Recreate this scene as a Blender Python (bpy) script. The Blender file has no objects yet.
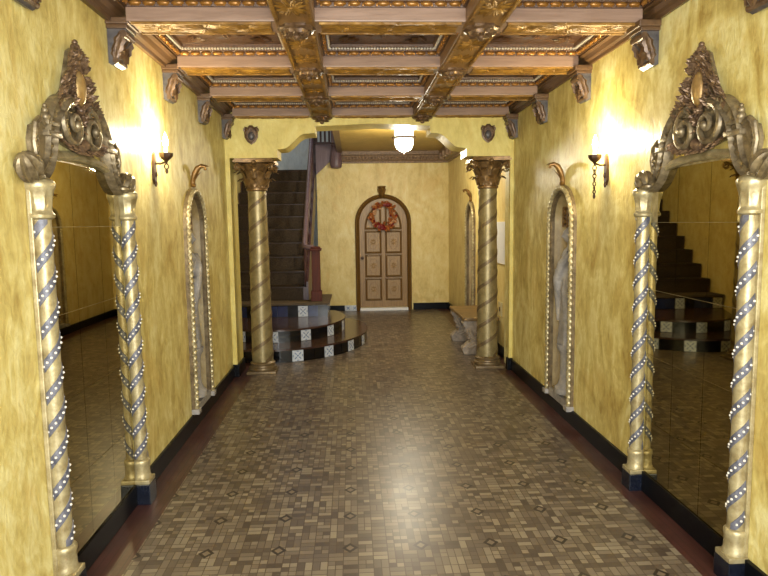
import bpy, bmesh, math, random
from mathutils import Vector, Matrix
random.seed(7)
PI = math.pi
sc = bpy.context.scene
COL = sc.collection

# ---------------------------------------------------------------- materials
def srgb(r, g, b):
    def f(c):
        c /= 255.0
        return c / 12.92 if c <= 0.04045 else ((c + 0.055) / 1.055) ** 2.4
    return (f(r), f(g), f(b), 1.0)

class NT:
    """small wrapper around a node tree"""
    def __init__(self, name):
        self.m = bpy.data.materials.new(name); self.m.use_nodes = True
        self.t = self.m.node_tree; self.b = self.t.nodes['Principled BSDF']
        self.pos = None
    def n(self, typ, **kw):
        nd = self.t.nodes.new(typ)
        for k, v in kw.items(): setattr(nd, k, v)
        return nd
    def put(self, sock, v):
        if hasattr(v, 'is_output'): self.t.links.new(v, sock)
        else: sock.default_value = v
    def math(self, op, a, b=0.0, c=0.0):
        nd = self.n('ShaderNodeMath', operation=op)
        self.put(nd.inputs[0], a); self.put(nd.inputs[1], b); self.put(nd.inputs[2], c)
        return nd.outputs[0]
    def obj(self):
        if self.pos is None: self.pos = self.n('ShaderNodeTexCoord').outputs['Object']
        return self.pos
    def scale(self, s, src=None):
        nd = self.n('ShaderNodeVectorMath', operation='MULTIPLY')
        self.put(nd.inputs[0], src if src is not None else self.obj()); nd.inputs[1].default_value = s
        return nd.outputs[0]
    def noise(self, scale, detail=4, rough=0.55, vec=None, dist=0.0):
        nd = self.n('ShaderNodeTexNoise')
        self.put(nd.inputs['Vector'], vec if vec is not None else self.obj())
        nd.inputs['Scale'].default_value = scale; nd.inputs['Detail'].default_value = detail
        nd.inputs['Roughness'].default_value = rough; nd.inputs['Distortion'].default_value = dist
        return nd.outputs[0]
    def ramp(self, fac, stops):
        nd = self.n('ShaderNodeValToRGB'); self.put(nd.inputs[0], fac)
        e = nd.color_ramp.elements
        while len(e) < len(stops): e.new(0.5)
        for i, (p, c) in enumerate(stops): e[i].position = p; e[i].color = c
        return nd.outputs[0]
    def mix(self, fac, a, b):
        nd = self.n('ShaderNodeMix', data_type='RGBA')
        self.put(nd.inputs['Factor'], fac); self.put(nd.inputs[6], a); self.put(nd.inputs[7], b)
        return nd.outputs[2]
    def bump(self, h, strength=0.3, dist=0.01):
        nd = self.n('ShaderNodeBump'); self.put(nd.inputs['Height'], h)
        nd.inputs['Strength'].default_value = strength; nd.inputs['Distance'].default_value = dist
        self.t.links.new(nd.outputs[0], self.b.inputs['Normal'])
    def set(self, color=None, rough=None, metal=None, spec=None, emit=None, estr=None):
        if color is not None: self.put(self.b.inputs['Base Color'], color)
        if rough is not None: self.put(self.b.inputs['Roughness'], rough)
        if metal is not None: self.put(self.b.inputs['Metallic'], metal)
        if spec is not None: self.put(self.b.inputs['Specular IOR Level'], spec)
        if emit is not None: self.put(self.b.inputs['Emission Color'], emit)
        if estr is not None: self.put(self.b.inputs['Emission Strength'], estr)
        return self

def simple(name, c, rough=0.5, metal=0.0, var=0.25, scale=12, bump=0.0, spec=0.5):
    t = NT(name)
    dark = tuple(x * (1 - var) for x in c[:3]) + (1,); lite = tuple(min(1, x * (1 + var)) for x in c[:3]) + (1,)
    nz = t.noise(scale, 5, 0.6)
    t.set(t.ramp(nz, [(0.3, dark), (0.7, lite)]), rough, metal, spec)
    if bump: t.bump(t.noise(scale * 4, 4, 0.6), bump, 0.006)
    return t.m

def plaster(name, c0, c1, c2):
    t = NT(name)
    a = t.noise(2.1, 6, 0.66, dist=1.2)                       # clouds
    b = t.noise(4.6, 6, 0.62, t.scale((1.0, 1.0, 0.40)), 1.8) # long wavering vertical brush strokes
    d = t.noise(22.0, 4, 0.62, t.scale((1.0, 1.0, 0.5)), 1.0)
    q = t.noise(3.2, 4, 0.6, t.scale((1.0, 1.0, 0.6)), 1.0)   # warmer rubbed patches
    s = t.math('ADD', t.math('MULTIPLY', a, 0.36), t.math('ADD', t.math('MULTIPLY', b, 0.42), t.math('MULTIPLY', d, 0.22)))
    base = t.ramp(s, [(0.38, c0), (0.5, c1), (0.62, c2)])
    warm = (c1[0] * 0.96, c1[1] * 0.80, c1[2] * 0.62, 1.0)
    wf = t.n('ShaderNodeMapRange'); t.put(wf.inputs[0], q); wf.inputs[1].default_value = 0.54; wf.inputs[2].default_value = 0.70; wf.inputs[4].default_value = 0.42
    t.set(t.mix(wf.outputs[0], base, warm), 0.42, 0.0, 0.4)
    t.bump(t.math('ADD', b, d), 0.28, 0.012)
    return t.m

M = {}
M['plaster'] = plaster('gold_plaster', srgb(168, 142, 72), srgb(208, 191, 118), srgb(236, 228, 170))
M['plaster_back'] = plaster('gold_plaster_back_room', srgb(200, 174, 100), srgb(222, 200, 128), srgb(234, 218, 156))
M['plaster_arch'] = plaster('pale_gold_plaster', srgb(196, 176, 92), srgb(214, 196, 112), srgb(226, 212, 134))
M['grey_plaster'] = plaster('grey_plaster', srgb(170, 180, 186), srgb(192, 202, 208), srgb(206, 214, 218))
M['ceiling_paint'] = plaster('olive_ceiling_paint', srgb(150, 124, 58), srgb(166, 138, 70), srgb(180, 152, 84))

def wood(name, c0, c1, axis, rough=0.4, spec=0.5):
    t = NT(name); s = [14.0, 14.0, 14.0]; s[axis] = 1.1
    a = t.noise(3.0, 6, 0.65, t.scale(tuple(s)), 0.5)
    b = t.noise(2.2, 3, 0.5)
    t.set(t.mix(t.math('MULTIPLY', b, 0.5), t.ramp(a, [(0.3, c0), (0.72, c1)]), c1), rough, 0.0, spec)
    t.bump(a, 0.15, 0.004)
    return t.m
M['beam'] = wood('purple_brown_beam_wood', srgb(112, 86, 66), srgb(158, 130, 112), 0, 0.42)
M['beam_long'] = wood('brown_beam_wood', srgb(92, 66, 38), srgb(136, 102, 60), 1, 0.4)
M['crown'] = wood('dark_cornice_wood', srgb(62, 42, 26), srgb(106, 78, 50), 1, 0.38)
M['dark_wood'] = wood('dark_red_wood', srgb(44, 26, 26), srgb(82, 52, 52), 2, 0.35)
M['newel_wood'] = wood('red_brown_wood', srgb(56, 20, 12), srgb(88, 38, 22), 2, 0.55, 0.25)
M['mauve_wood'] = wood('mauve_painted_wood', srgb(78, 58, 64), srgb(122, 102, 112), 2, 0.4)
M['door_wood'] = wood('tan_door_wood', srgb(116, 84, 40), srgb(160, 126, 74), 2, 0.42)
M['door_dark'] = wood('olive_brown_door_moulding', srgb(80, 54, 18), srgb(116, 84, 36), 2, 0.4)
M['door_panel'] = wood('pale_door_panel_wood', srgb(132, 102, 62), srgb(166, 136, 92), 2, 0.45)

def carved_gold():
    t = NT('gilded_carved_wood')
    v = t.n('ShaderNodeTexVoronoi'); v.feature = 'SMOOTH_F1'; t.put(v.inputs['Vector'], t.obj()); v.inputs['Scale'].default_value = 34
    nz = t.noise(7, 4, 0.6)
    t.set(t.ramp(nz, [(0.3, srgb(92, 62, 22)), (0.55, srgb(140, 102, 40)), (0.75, srgb(172, 132, 58))]), 0.5, 0.2)
    t.bump(v.outputs['Distance'], 0.5, 0.012)
    return t.m
M['carved_gold'] = carved_gold()
M['egg_gold'] = simple('orange_gilt_moulding', srgb(150, 104, 46), 0.32, 0.4, 0.3, 30)
M['bead_white'] = simple('pale_bead_moulding', srgb(186, 176, 160), 0.35, 0.1, 0.2, 40)
def coffer_field():
    t = NT('dark_painted_coffer_field')
    nz = t.noise(9, 5, 0.65)
    t.set(t.ramp(nz, [(0.3, srgb(42, 28, 20)), (0.5, srgb(78, 50, 28)), (0.68, srgb(80, 80, 84))]), 0.34, 0.1)
    t.bump(t.noise(26, 4, 0.6), 0.5, 0.012)
    return t.m
M['coffer'] = coffer_field()
M['coffer_side'] = simple("brown_carved_moulding", srgb(84, 58, 38), 0.36, 0.15, 0.35, 40, 0.5)

def patina(name, c, hi, metal, rough, scale=16):
    t = NT(name)
    nz = t.noise(scale, 6, 0.65)
    t.set(t.ramp(nz, [(0.32, c), (0.66, hi)]), rough, metal)
    t.bump(t.noise(scale * 4, 4, 0.6), 0.22, 0.006)
    return t.m
M['gilt'] = patina('pale_gilt', srgb(138, 122, 84), srgb(190, 178, 140), 0.4, 0.36)
M['crest'] = patina('bronze_gilt', srgb(80, 68, 50), srgb(150, 134, 104), 0.45, 0.38, 22)
M['crest_red'] = patina('copper_gilt', srgb(72, 54, 42), srgb(136, 110, 84), 0.45, 0.36, 26)
M['medallion'] = patina('dull_gold_medallion', srgb(140, 108, 62), srgb(176, 146, 92), 0.4, 0.4)
M['column_gold'] = patina('column_gold', srgb(118, 104, 68), srgb(160, 145, 104), 0.42, 0.38, 9)
M['column_band'] = patina('column_spiral_band', srgb(92, 76, 54), srgb(124, 104, 72), 0.35, 0.42)
M['capital'] = patina('capital_bronze', srgb(92, 68, 40), srgb(150, 118, 74), 0.45, 0.38, 22)
M['corbel'] = patina('corbel_brown_gilt', srgb(66, 46, 32), srgb(118, 92, 66), 0.3, 0.34, 26)
M['corbel_blue'] = patina('corbel_blue_grey_paint', srgb(60, 58, 64), srgb(100, 94, 92), 0.15, 0.4, 18)
M['ribbon'] = patina('blue_grey_ribbon', srgb(62, 64, 78), srgb(112, 112, 122), 0.1, 0.42, 30)
M['pearl'] = simple('pearl_white_bead', srgb(224, 218, 206), 0.25, 0.0, 0.06)
M['rope_dark'] = patina('rope_frame_bronze', srgb(88, 74, 52), srgb(134, 116, 86), 0.35, 0.4)
M['iron'] = simple('dark_bronze_iron', srgb(70, 50, 34), 0.45, 0.5, 0.3, 40)
M['stone'] = patina('grey_stone', srgb(120, 116, 112), srgb(166, 160, 154), 0.0, 0.6, 10)
M['bench_stone'] = patina('bench_carved_stone', srgb(124, 112, 98), srgb(170, 156, 140), 0.0, 0.55, 16)
M['bench_seat'] = patina('brown_bench_seat', srgb(96, 76, 46), srgb(132, 106, 66), 0.0, 0.45, 10)
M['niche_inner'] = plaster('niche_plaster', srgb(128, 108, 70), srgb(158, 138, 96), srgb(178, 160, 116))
M['black'] = simple('black_glazed_tile', srgb(9, 10, 14), 0.32, 0.0, 0.4, 6, 0, 0.15)
M['plinth_black'] = simple('blue_black_marble', srgb(18, 22, 34), 0.2, 0.0, 0.5, 14, 0, 0.4)
M['tile_black'] = simple('black_step_tile', srgb(12, 11, 14), 0.15, 0.0, 0.4, 6, 0, 0.5)
M['tile_blue'] = simple('dark_blue_step_tile', srgb(32, 42, 82), 0.18, 0.0, 0.4, 10, 0, 0.5)
M['tile_white'] = simple('white_step_tile', srgb(196, 202, 210), 0.25, 0.0, 0.12, 30)
M['tile_pattern'] = simple('blue_tile_pattern', srgb(110, 126, 160), 0.25, 0.0, 0.2, 30)
M['tread'] = simple('dark_red_brown_tread', srgb(62, 42, 34), 0.2, 0.0, 0.3, 9, 0, 0.5)
M['carpet'] = simple('dark_brown_carpet', srgb(66, 56, 46), 0.95, 0.0, 0.35, 60, 0.8, 0.1)
M['carpet_grey'] = simple('grey_brown_carpet', srgb(92, 80, 66), 0.95, 0.0, 0.25, 60, 0.8, 0.1)
M['white_paint'] = simple('white_paint', srgb(236, 236, 238), 0.5, 0.0, 0.03)
M['plate'] = simple('ivory_switch_plate', srgb(196, 184, 140), 0.4, 0.0, 0.05)
M['back_cornice'] = patina('carved_cornice_brown', srgb(96, 74, 56), srgb(150, 124, 98), 0.1, 0.45, 30)
M['bronze_bracket'] = patina('brown_gold_bracket', srgb(88, 62, 26), srgb(132, 98, 48), 0.35, 0.4, 20)
M['wreath_leaf'] = simple('orange_autumn_leaf', srgb(150, 84, 34), 0.6, 0.0, 0.5, 40)
M['wreath_red'] = simple('dark_red_bow', srgb(112, 18, 20), 0.5, 0.0, 0.3, 20)
M['wreath_pale'] = simple('pale_dried_leaf', srgb(196, 150, 110), 0.6, 0.0, 0.3, 40)

def mirror_mat():
    t = NT('old_mirror_glass')
    nz = t.noise(60, 5, 0.7)
    t.set(t.ramp(nz, [(0.25, srgb(150, 138, 100)), (0.4, srgb(172, 160, 116))]), 0.02, 1.0)
    return t.m
M['mirror'] = mirror_mat()
def lamp_mat(name, c, s):
    t = NT(name); t.set((0.9, 0.88, 0.8, 1), 0.4, 0.0, 0.3, c, s); return t.m
M['bulb'] = lamp_mat('glowing_candle_bulb', (1.0, 0.86, 0.5, 1), 60)
M['lamp_glass'] = lamp_mat('glowing_lamp_glass', (1.0, 0.93, 0.7, 1), 5)

def floor_mat():
    t = NT('mosaic_tile_floor')
    sep = t.n('ShaderNodeSeparateXYZ'); t.put(sep.inputs[0], t.obj())
    x, y = sep.outputs[0], sep.outputs[1]
    C = 0.072
    def cellpart(v): s = t.math('DIVIDE', v, C); return t.math('FLOOR', s), t.math('FRACT', t.math('ADD', s, 100.0))
    cx, u = cellpart(x); cy, v = cellpart(y)
    def wn(a, b, c=0.0):
        cb = t.n('ShaderNodeCombineXYZ'); t.put(cb.inputs[0], a); t.put(cb.inputs[1], b); t.put(cb.inputs[2], c)
        w = t.n('ShaderNodeTexWhiteNoise'); w.noise_dimensions = '3D'; t.put(w.inputs['Vector'], cb.outputs[0]); return w.outputs[0]
    r = wn(cx, cy, 3.0)
    nx = t.math('ADD', 1.0, t.math('GREATER_THAN', r, 0.34))       # 1 or 2 columns in the cell
    ny = t.math('ADD', 1.0, t.math('LESS_THAN', r, 0.68))          # 1 or 2 rows in the cell
    un = t.math('MULTIPLY', u, nx); vn = t.math('MULTIPLY', v, ny)
    iu = t.math('FLOOR', un); iv = t.math('FLOOR', vn)
    fu = t.math('FRACT', un); fv = t.math('FRACT', vn)
    def edge(fv_, n): return t.math('DIVIDE', t.math('MINIMUM', fv_, t.math('SUBTRACT', 1.0, fv_)), n)
    e = t.math('MINIMUM', edge(fu, nx), edge(fv, ny))
    grout = t.math('LESS_THAN', e, 0.030)
    tone = wn(t.math('ADD', cx, t.math('MULTIPLY', iu, 0.37)), t.math('ADD', cy, t.math('MULTIPLY', iv, 0.41)), 9.0)
    big = t.noise(1.1, 3, 0.5)
    tone2 = t.math('ADD', t.math('MULTIPLY', tone, 0.8), t.math('MULTIPLY', big, 0.2))
    tile = t.ramp(tone2, [(0.08, srgb(72, 61, 53)), (0.35, srgb(94, 82, 71)), (0.65, srgb(113, 101, 86)), (0.95, srgb(140, 129, 109))])
    colr = t.mix(grout, tile, srgb(76, 62, 50))
    # inlaid diamonds on a square lattice
    def lat(vv, o, p):
        f = t.math('FRACT', t.math('ADD', t.math('DIVIDE', t.math('SUBTRACT', vv, o), p), 100.5))
        return t.math('ABSOLUTE', t.math('MULTIPLY', t.math('SUBTRACT', f, 0.5), p))
    dm = t.math('ADD', t.math('DIVIDE', lat(x, -0.04, 0.352), 0.040), t.math('DIVIDE', lat(y, 2.925, 0.336), 0.046))
    dcol = t.ramp(dm, [(0.0, srgb(112, 98, 82)), (0.50, srgb(112, 98, 82)), (0.52, srgb(46, 38, 32)), (1.0, srgb(46, 38, 32))])
    dcol.node.color_ramp.interpolation = 'CONSTANT'
    colr = t.mix(t.math('LESS_THAN', dm, 1.0), colr, dcol)
    # plain red-brown border along the two walls
    bl = t.math('MAXIMUM', t.math('LESS_THAN', x, -1.09), t.math('GREATER_THAN', x, 1.545))
    strip = t.math('FRACT', t.math('MULTIPLY', t.math('ADD', x, 50.0), 26.0))
    bcol = t.mix(t.math('LESS_THAN', strip, 0.14), t.ramp(t.noise(5, 4), [(0.3, srgb(58, 32, 28)), (0.7, srgb(82, 48, 42))]), srgb(56, 34, 28))
    colr = t.mix(bl, colr, bcol)
    rr = t.math('ADD', 0.25, t.math('MULTIPLY', t.noise(3.0, 4), 0.16))
    t.set(colr, rr, 0.0, 0.5)
    t.bump(t.math('SUBTRACT', t.math('MULTIPLY', tone, 0.25), grout), 0.10, 0.002)
    return t.m
M['floor'] = floor_mat()

# ---------------------------------------------------------------- mesh builder
class MB:
    def __init__(self): self.bm = bmesh.new(); self.mats = []; self.cur = 0
    def mat(self, m):
        if m not in self.mats: self.mats.append(m)
        self.cur = self.mats.index(m); return self
    def f(self, vs):
        try: fc = self.bm.faces.new(vs)
        except ValueError: return None
        fc.material_index = self.cur; return fc
    def v(self, p): return self.bm.verts.new(p)
    def box(self, x0, x1, y0, y1, z0, z1, bev=0.0, mtx=None):
        vs = [self.v((x, y, z)) for x in (x0, x1) for y in (y0, y1) for z in (z0, z1)]
        fs = []
        for q in ((0, 1, 3, 2), (4, 6, 7, 5), (0, 4, 5, 1), (2, 3, 7, 6), (0, 2, 6, 4), (1, 5, 7, 3)):
            fs.append(self.f([vs[i] for i in q]))
        if bev:
            es = list({e for f in fs for e in f.edges})
            r = bmesh.ops.bevel(self.bm, geom=es, offset=bev, segments=2, profile=0.6, affect='EDGES')
            vs = list({v for f in r['faces'] for v in f.verts} | {v for v in vs if v.is_valid})
        if mtx is not None:
            for v in vs: v.co = mtx @ v.co
        return self
    def grid(self, rows, closed_u=True, cap=True, closed_v=False):
        """rows: list of rings of points"""
        R = [[self.v(p) for p in r] for r in rows]
        n = len(R[0]); k = len(R)
        for i in range(k if closed_v else k - 1):
            a, b = R[i], R[(i + 1) % k]
            for j in range(n if closed_u else n - 1):
                self.f([a[j], a[(j + 1) % n], b[(j + 1) % n], b[j]])
        if cap and closed_u and not closed_v:
            self.f(list(reversed(R[0]))); self.f(R[-1])
        return R
    def lathe(self, prof, c=(0, 0, 0), seg=20, mod=None, sx=1.0, sy=1.0):
        rows = []
        for r, z in prof:
            ring = []
            for j in range(seg):
                a = 2 * PI * j / seg; rr = r * (mod(a, z) if mod else 1.0)
                ring.append((c[0] + rr * math.cos(a) * sx, c[1] + rr * math.sin(a) * sy, c[2] + z))
            rows.append(ring)
        self.grid(rows); return self
    def tube(self, path, rad, seg=8, squash=None, closed=False, lobes=0, twist=0.0, depth=0.2):
        P = [Vector(p) for p in path]; n = len(P)
        R = rad if isinstance(rad, (list, tuple)) else [rad] * n
        rows = []; prev = None; s = 0.0
        for i, p in enumerate(P):
            if closed: t = P[(i + 1) % n] - P[i - 1]
            else: t = P[min(i + 1, n - 1)] - P[max(i - 1, 0)]
            if t.length < 1e-9: t = Vector((0, 0, 1))
            t.normalize()
            if prev is None:
                a = Vector((0, 0, 1)) if abs(t.z) < 0.9 else Vector((1, 0, 0))
                nn = (a - t * a.dot(t)).normalized()
            else:
                nn = prev - t * prev.dot(t)
                nn = nn.normalized() if nn.length > 1e-6 else Vector((1, 0, 0))
            prev = nn; bb = t.cross(nn)
            if i: s += (P[i] - P[i - 1]).length
            ring = []
            for j in range(seg):
                ang = 2 * PI * j / seg
                k = 1.0 + (depth * math.cos(lobes * ang - twist * s) if lobes else 0.0)
                ring.append(p + (nn * math.cos(ang) + bb * math.sin(ang)) * R[i] * k)
            rows.append(ring)
        self.grid(rows, cap=not closed, closed_v=closed); return self
    def ball(self, c, r, seg=10, rings=6, mtx=None, flute=0, fd=0.1):
        rx, ry, rz = r if isinstance(r, (tuple, list)) else (r, r, r)
        rows = []
        for i in range(1, rings):
            ph = PI * i / rings - PI / 2
            ring = []
            for j in range(seg):
                a = 2 * PI * j / seg; k = 1 + (fd * math.cos(flute * a) if flute else 0)
                p = Vector((math.cos(ph) * math.cos(a) * rx * k, math.cos(ph) * math.sin(a) * ry * k, math.sin(ph) * rz))
                ring.append(p)
            rows.append(ring)
        tr = lambda p: (mtx @ p if mtx is not None else p) + Vector(c)
        R = [[self.v(tr(p)) for p in r_] for r_ in rows]
        for i in range(len(R) - 1):
            for j in range(seg): self.f([R[i][j], R[i][(j + 1) % seg], R[i + 1][(j + 1) % seg], R[i + 1][j]])
        b = self.v(tr(Vector((0, 0, -rz)))); t = self.v(tr(Vector((0, 0, rz))))
        for j in range(seg):
            self.f([b, R[0][(j + 1) % seg], R[0][j]]); self.f([t, R[-1][j], R[-1][(j + 1) % seg]])
        return self
    def prism(self, poly, mp, d0, d1):
        """poly of (a,b); mp(a,b,d)->xyz; extruded from d0 to d1"""
        A = [self.v(mp(a, b, d0)) for a, b in poly]; B = [self.v(mp(a, b, d1)) for a, b in poly]
        n = len(poly)
        self.f(list(reversed(A))); self.f(B)
        for i in range(n): self.f([A[i], A[(i + 1) % n], B[(i + 1) % n], B[i]])
        return self
    def sweep(self, path, prof, mp, closed=False):
        """path of (a,b) in a plane; prof of (offset to the left of travel, depth); mp(a,b,d)->xyz"""
        n = len(path); rows = []
        for i in range(n):
            p0 = Vector(path[i - 1] if (i or closed) else path[0]); p1 = Vector(path[i]); p2 = Vector(path[(i + 1) % n] if (i < n - 1 or closed) else path[-1])
            d1 = (p1 - p0); d2 = (p2 - p1)
            d1 = d1.normalized() if d1.length > 1e-9 else d2.normalized()
            d2 = d2.normalized() if d2.length > 1e-9 else d1
            n1 = Vector((-d1.y, d1.x)); n2 = Vector((-d2.y, d2.x))
            nn = (n1 + n2); nn = nn.normalized() if nn.length > 1e-6 else n1
            k = 1.0 / max(0.35, nn.dot(n1))
            rows.append([mp(p1.x + nn.x * o * k, p1.y + nn.y * o * k, d) for o, d in prof])
        self.grid(rows, closed_v=closed); return self
    def leaf(self, p, d, nrm, L, W, curl=0.3, thick=0.35):
        """a plump pointed leaf starting at p, running along d, its face towards nrm"""
        p = Vector(p); d = Vector(d).normalized(); nrm = Vector(nrm); nrm = (nrm - d * nrm.dot(d)).normalized(); s = d.cross(nrm)
        rows = []
        N = 6
        for i in range(N + 1):
            t = i / N
            w = W * 0.5 * (math.sin(PI * min(1, t * 0.92 + 0.08)) ** 0.7 + 0.02) * (1.0 + 0.16 * math.cos(t * 19))
            c = p + d * (L * t * (1 - 0.15 * curl * t)) + nrm * (L * curl * t * t)
            h = w * thick
            rows.append([c + s * w, c + s * w * 0.45 + nrm * h, c + nrm * h * 0.45, c - s * w * 0.45 + nrm * h, c - s * w, c - nrm * h * 0.6])
        self.grid(rows); return self
    def helix(self, rf, pitch, z0, z1, w, th, phase=0.0, c=(0, 0, 0), per=20, a_lo=None, a_hi=None):
        """a raised band winding up a shaft; rf(z) = shaft radius"""
        n = int((z1 - z0) / pitch * per); rows = []
        for i in range(n + 1):
            z = z0 + (z1 - z0) * i / n; a = phase + 2 * PI * (z - z0) / pitch
            ring = []
            for dz, dr in ((-0.5, -0.006), (-0.42, th * 0.7), (0.0, th), (0.42, th * 0.7), (0.5, -0.006)):
                zz = min(max(z + dz * w, z0), z1); r = rf(zz) + dr
                ring.append((c[0] + r * math.sin(a), c[1] - r * math.cos(a), c[2] + zz))
            rows.append(ring)
        self.grid(rows); return self
    def build(self, name, mat=None, parent=None, smooth=True, angle=40, loc=None, mods=None):
        bm = self.bm
        bmesh.ops.recalc_face_normals(bm, faces=bm.faces)
        me = bpy.data.meshes.new(name); bm.to_mesh(me); bm.free()
        for m in (self.mats if self.mats else [mat]): me.materials.append(m if not isinstance(m, str) else M[m])
        if smooth:
            for p in me.polygons: p.use_smooth = True
            me.set_sharp_from_angle(angle=math.radians(angle))
        o = bpy.data.objects.new(name, me); COL.objects.link(o)
        if parent is not None: o.parent = parent
        if loc is not None: o.location = loc
        return o

def tag(o, label=None, cat=None, group=None, kind=None):
    if label: o['label'] = label
    if cat: o['category'] = cat
    if group: o['group'] = group
    if kind: o['kind'] = kind
    return o
def thing(name, label, cat, loc=(0, 0, 0), rz=0.0, group=None):
    o = bpy.data.objects.new(name, None); COL.objects.link(o); o.empty_display_size = 0.1
    o.location = loc; o.rotation_euler = (0, 0, rz)
    return tag(o, label, cat, group)
def copy_tree(o, parent=None):
    c = o.copy(); COL.objects.link(c)
    if parent is not None: c.parent = parent
    for ch in list(o.children): copy_tree(ch, c)
    return c
def dup(root, loc, rz, label, group=None):
    r = copy_tree(root); r.location = loc; r.rotation_euler = (0, 0, rz); r['label'] = label
    if group: r['group'] = group
    return r
def struct(o): o['kind'] = 'structure'; return o
def arch(hw, z0, zs, n=18):
    """open path up one jamb, round a half circle, down the other"""
    return [(-hw, z0), (-hw, (z0 + zs) / 2), ] + [(-hw * math.cos(PI * i / n), zs + hw * math.sin(PI * i / n)) for i in range(n + 1)] + [(hw, (z0 + zs) / 2), (hw, z0)]
YZ = lambda x0, s=1: (lambda a, b, d: (x0 + s * d, a, b))
XZ = lambda y0, s=-1: (lambda a, b, d: (a, y0 + s * d, b))

# ---------------------------------------------------------------- key dimensions
XL, XR = -1.28, 1.70            # corridor walls
YP0, YP1 = 6.50, 6.86           # portal wall
XR2 = 1.76                      # right wall of the back room
YB = 11.30                      # back wall
YF = -1.2                       # corridor starts behind the camera
SWX = -1.90                     # stair well left wall
ZC = 2.86                       # back room ceiling
NLY, NRY, NBY = 5.09, 4.93, 9.10  # niches
NHW, NZ0, NZS = 0.235, 0.17, 1.60

# ---------------------------------------------------------------- setting
m = MB(); m.box(SWX - 0.3, XR2 + 0.3, YF, 12.8, -0.12, 0.0)
struct(m.build('floor', 'floor', smooth=False))

def wall_with_holes(name, x, y0, y1, z0, z1, thick, holes, mat):
    """long side wall in the y-z plane with arched niche openings; thick is signed, away from the room"""
    bm = bmesh.new(); edges = []
    def loop(pts):
        vs = [bm.verts.new((x, p[0], p[1])) for p in pts]
        return [bm.edges.new((vs[i], vs[(i + 1) % len(vs)])) for i in range(len(vs))]
    ys = [y0 + (y1 - y0) * i / 12 for i in range(13)]
    edges += loop([(y, z0) for y in ys] + [(y, z1) for y in reversed(ys)])
    for yc, hw, za, zs in holes:
        edges += loop([(yc + a, b) for a, b in arch(hw, za, zs)])
    bmesh.ops.triangle_fill(bm, use_beauty=True, use_dissolve=False, edges=edges)
    r = bmesh.ops.extrude_face_region(bm, geom=list(bm.faces))
    bmesh.ops.translate(bm, vec=(thick, 0, 0), verts=[g for g in r['geom'] if isinstance(g, bmesh.types.BMVert)])
    b = MB(); b.bm.free(); b.bm = bm
    return struct(b.build(name, mat, smooth=False))
wall_with_holes('wall_left', XL, YF, YP1, 0, 3.05, -0.34, [(NLY, NHW, NZ0, NZS)], 'plaster')
wall_with_holes('wall_right', XR, YF, YP1, 0, 3.05, 0.34, [(NRY, NHW, NZ0, NZS)], 'plaster')
wall_with_holes('wall_right_back', XR2, YP1, YB + 0.2, 0, 3.05, 0.34, [(NBY, NHW, NZ0, NZS)], 'plaster_back')

# back wall, stair well walls
m = MB(); m.box(-0.62, XR2, YB, YB + 0.25, 0, 2.72); m.box(-0.20, XR2, YB, YB + 0.25, 2.72, 3.05)
struct(m.build('wall_back', 'plaster_back', smooth=False))
m = MB(); m.box(SWX - 0.2, SWX, YP1, 12.8, 0, 4.7)
struct(m.build('wall_stair_left', 'plaster_back', smooth=False))
m = MB(); m.box(SWX, 2.0, 12.6, 12.8, 0, 4.7)
struct(m.build('wall_stair_back', 'grey_plaster', smooth=False))
m = MB(); m.box(SWX, XL - 0.34, YP1 - 0.2, YP1, 0, 4.7); m.box(XL - 0.34, -0.2, YP1 - 0.2, YP1, 3.05, 4.7)
struct(m.build('wall_stair_front', 'plaster_back', smooth=False))
m = MB(); m.box(SWX - 0.2, 2.0, YP1 - 0.2, 12.8, 4.7, 4.8)
struct(m.build('ceiling_stair', 'grey_plaster', smooth=False))
m = MB(); m.box(-0.24, XR2, YP1, YB, ZC, 3.05)
struct(m.build('ceiling_back', 'ceiling_paint', smooth=False))
m = MB(); m.box(XL - 0.3, XR + 0.3, YF, YP1, 3.05, 3.15)
struct(m.build('ceiling', 'coffer', smooth=False))

# portal wall with its shaped arch
def cosine(p, q, n=8, k=1.0):
    out = []
    for i in range(1, n + 1):
        t = i / n; out.append((p[0] + (q[0] - p[0]) * t, p[1] + (q[1] - p[1]) * (0.5 - 0.5 * math.cos(PI * t))))
    return out
low = [(XL + 0.045, 0.0), (XL + 0.045, 2.275), (-0.75, 2.275), (-0.75, 2.36), (-0.70, 2.362)]
low += cosine((-0.70, 2.362), (-0.455, 2.515)) + [(-0.36, 2.52), (-0.36, 2.588), (0.25, 2.612), (0.825, 2.588), (0.825, 2.515), (0.90, 2.51)]
low += cosine((0.90, 2.51), (1.13, 2.365)) + [(1.205, 2.355), (1.205, 2.275)]
low = [(XL, 0.0)] + low + [(XR, 2.275)]
m = MB(); m.prism(low + [(XR, 3.05), (XL, 3.05)], XZ(YP0, 1), 0.0, YP1 - YP0)
m.box(XR - 0.038, XR, YP0, YP0 + 0.04, 0.0, 2.275)
struct(m.build('wall_portal', 'plaster_arch', smooth=False))

# baseboards
def bb(name, x0, x1, y0, y1, z1=0.12):
    m = MB(); m.box(x0, x1, y0, y1, 0.0, z1, 0.004)
    struct(m.build(name, 'black', smooth=False))
bb('baseboard_left', XL, XL + 0.018, YF, YP0 + 0.002)
bb('baseboard_right', XR - 0.02, XR, YF, YP0 + 0.002)
bb('baseboard_portal_left', XL + 0.0, XL + 0.065, YP0 - 0.02, YP1, 0.13)
bb('baseboard_portal_right', XR - 0.055, XR, YP0 - 0.02, YP0 + 0.06, 0.13)
bb('baseboard_right_back', XR2 - 0.02, XR2, YP1, YB)
bb('baseboard_back_right', 1.10, XR2 - 0.02, YB - 0.02, YB)
bb('baseboard_back_left', -0.64, -0.16, YB - 0.02, YB, 0.10)

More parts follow.
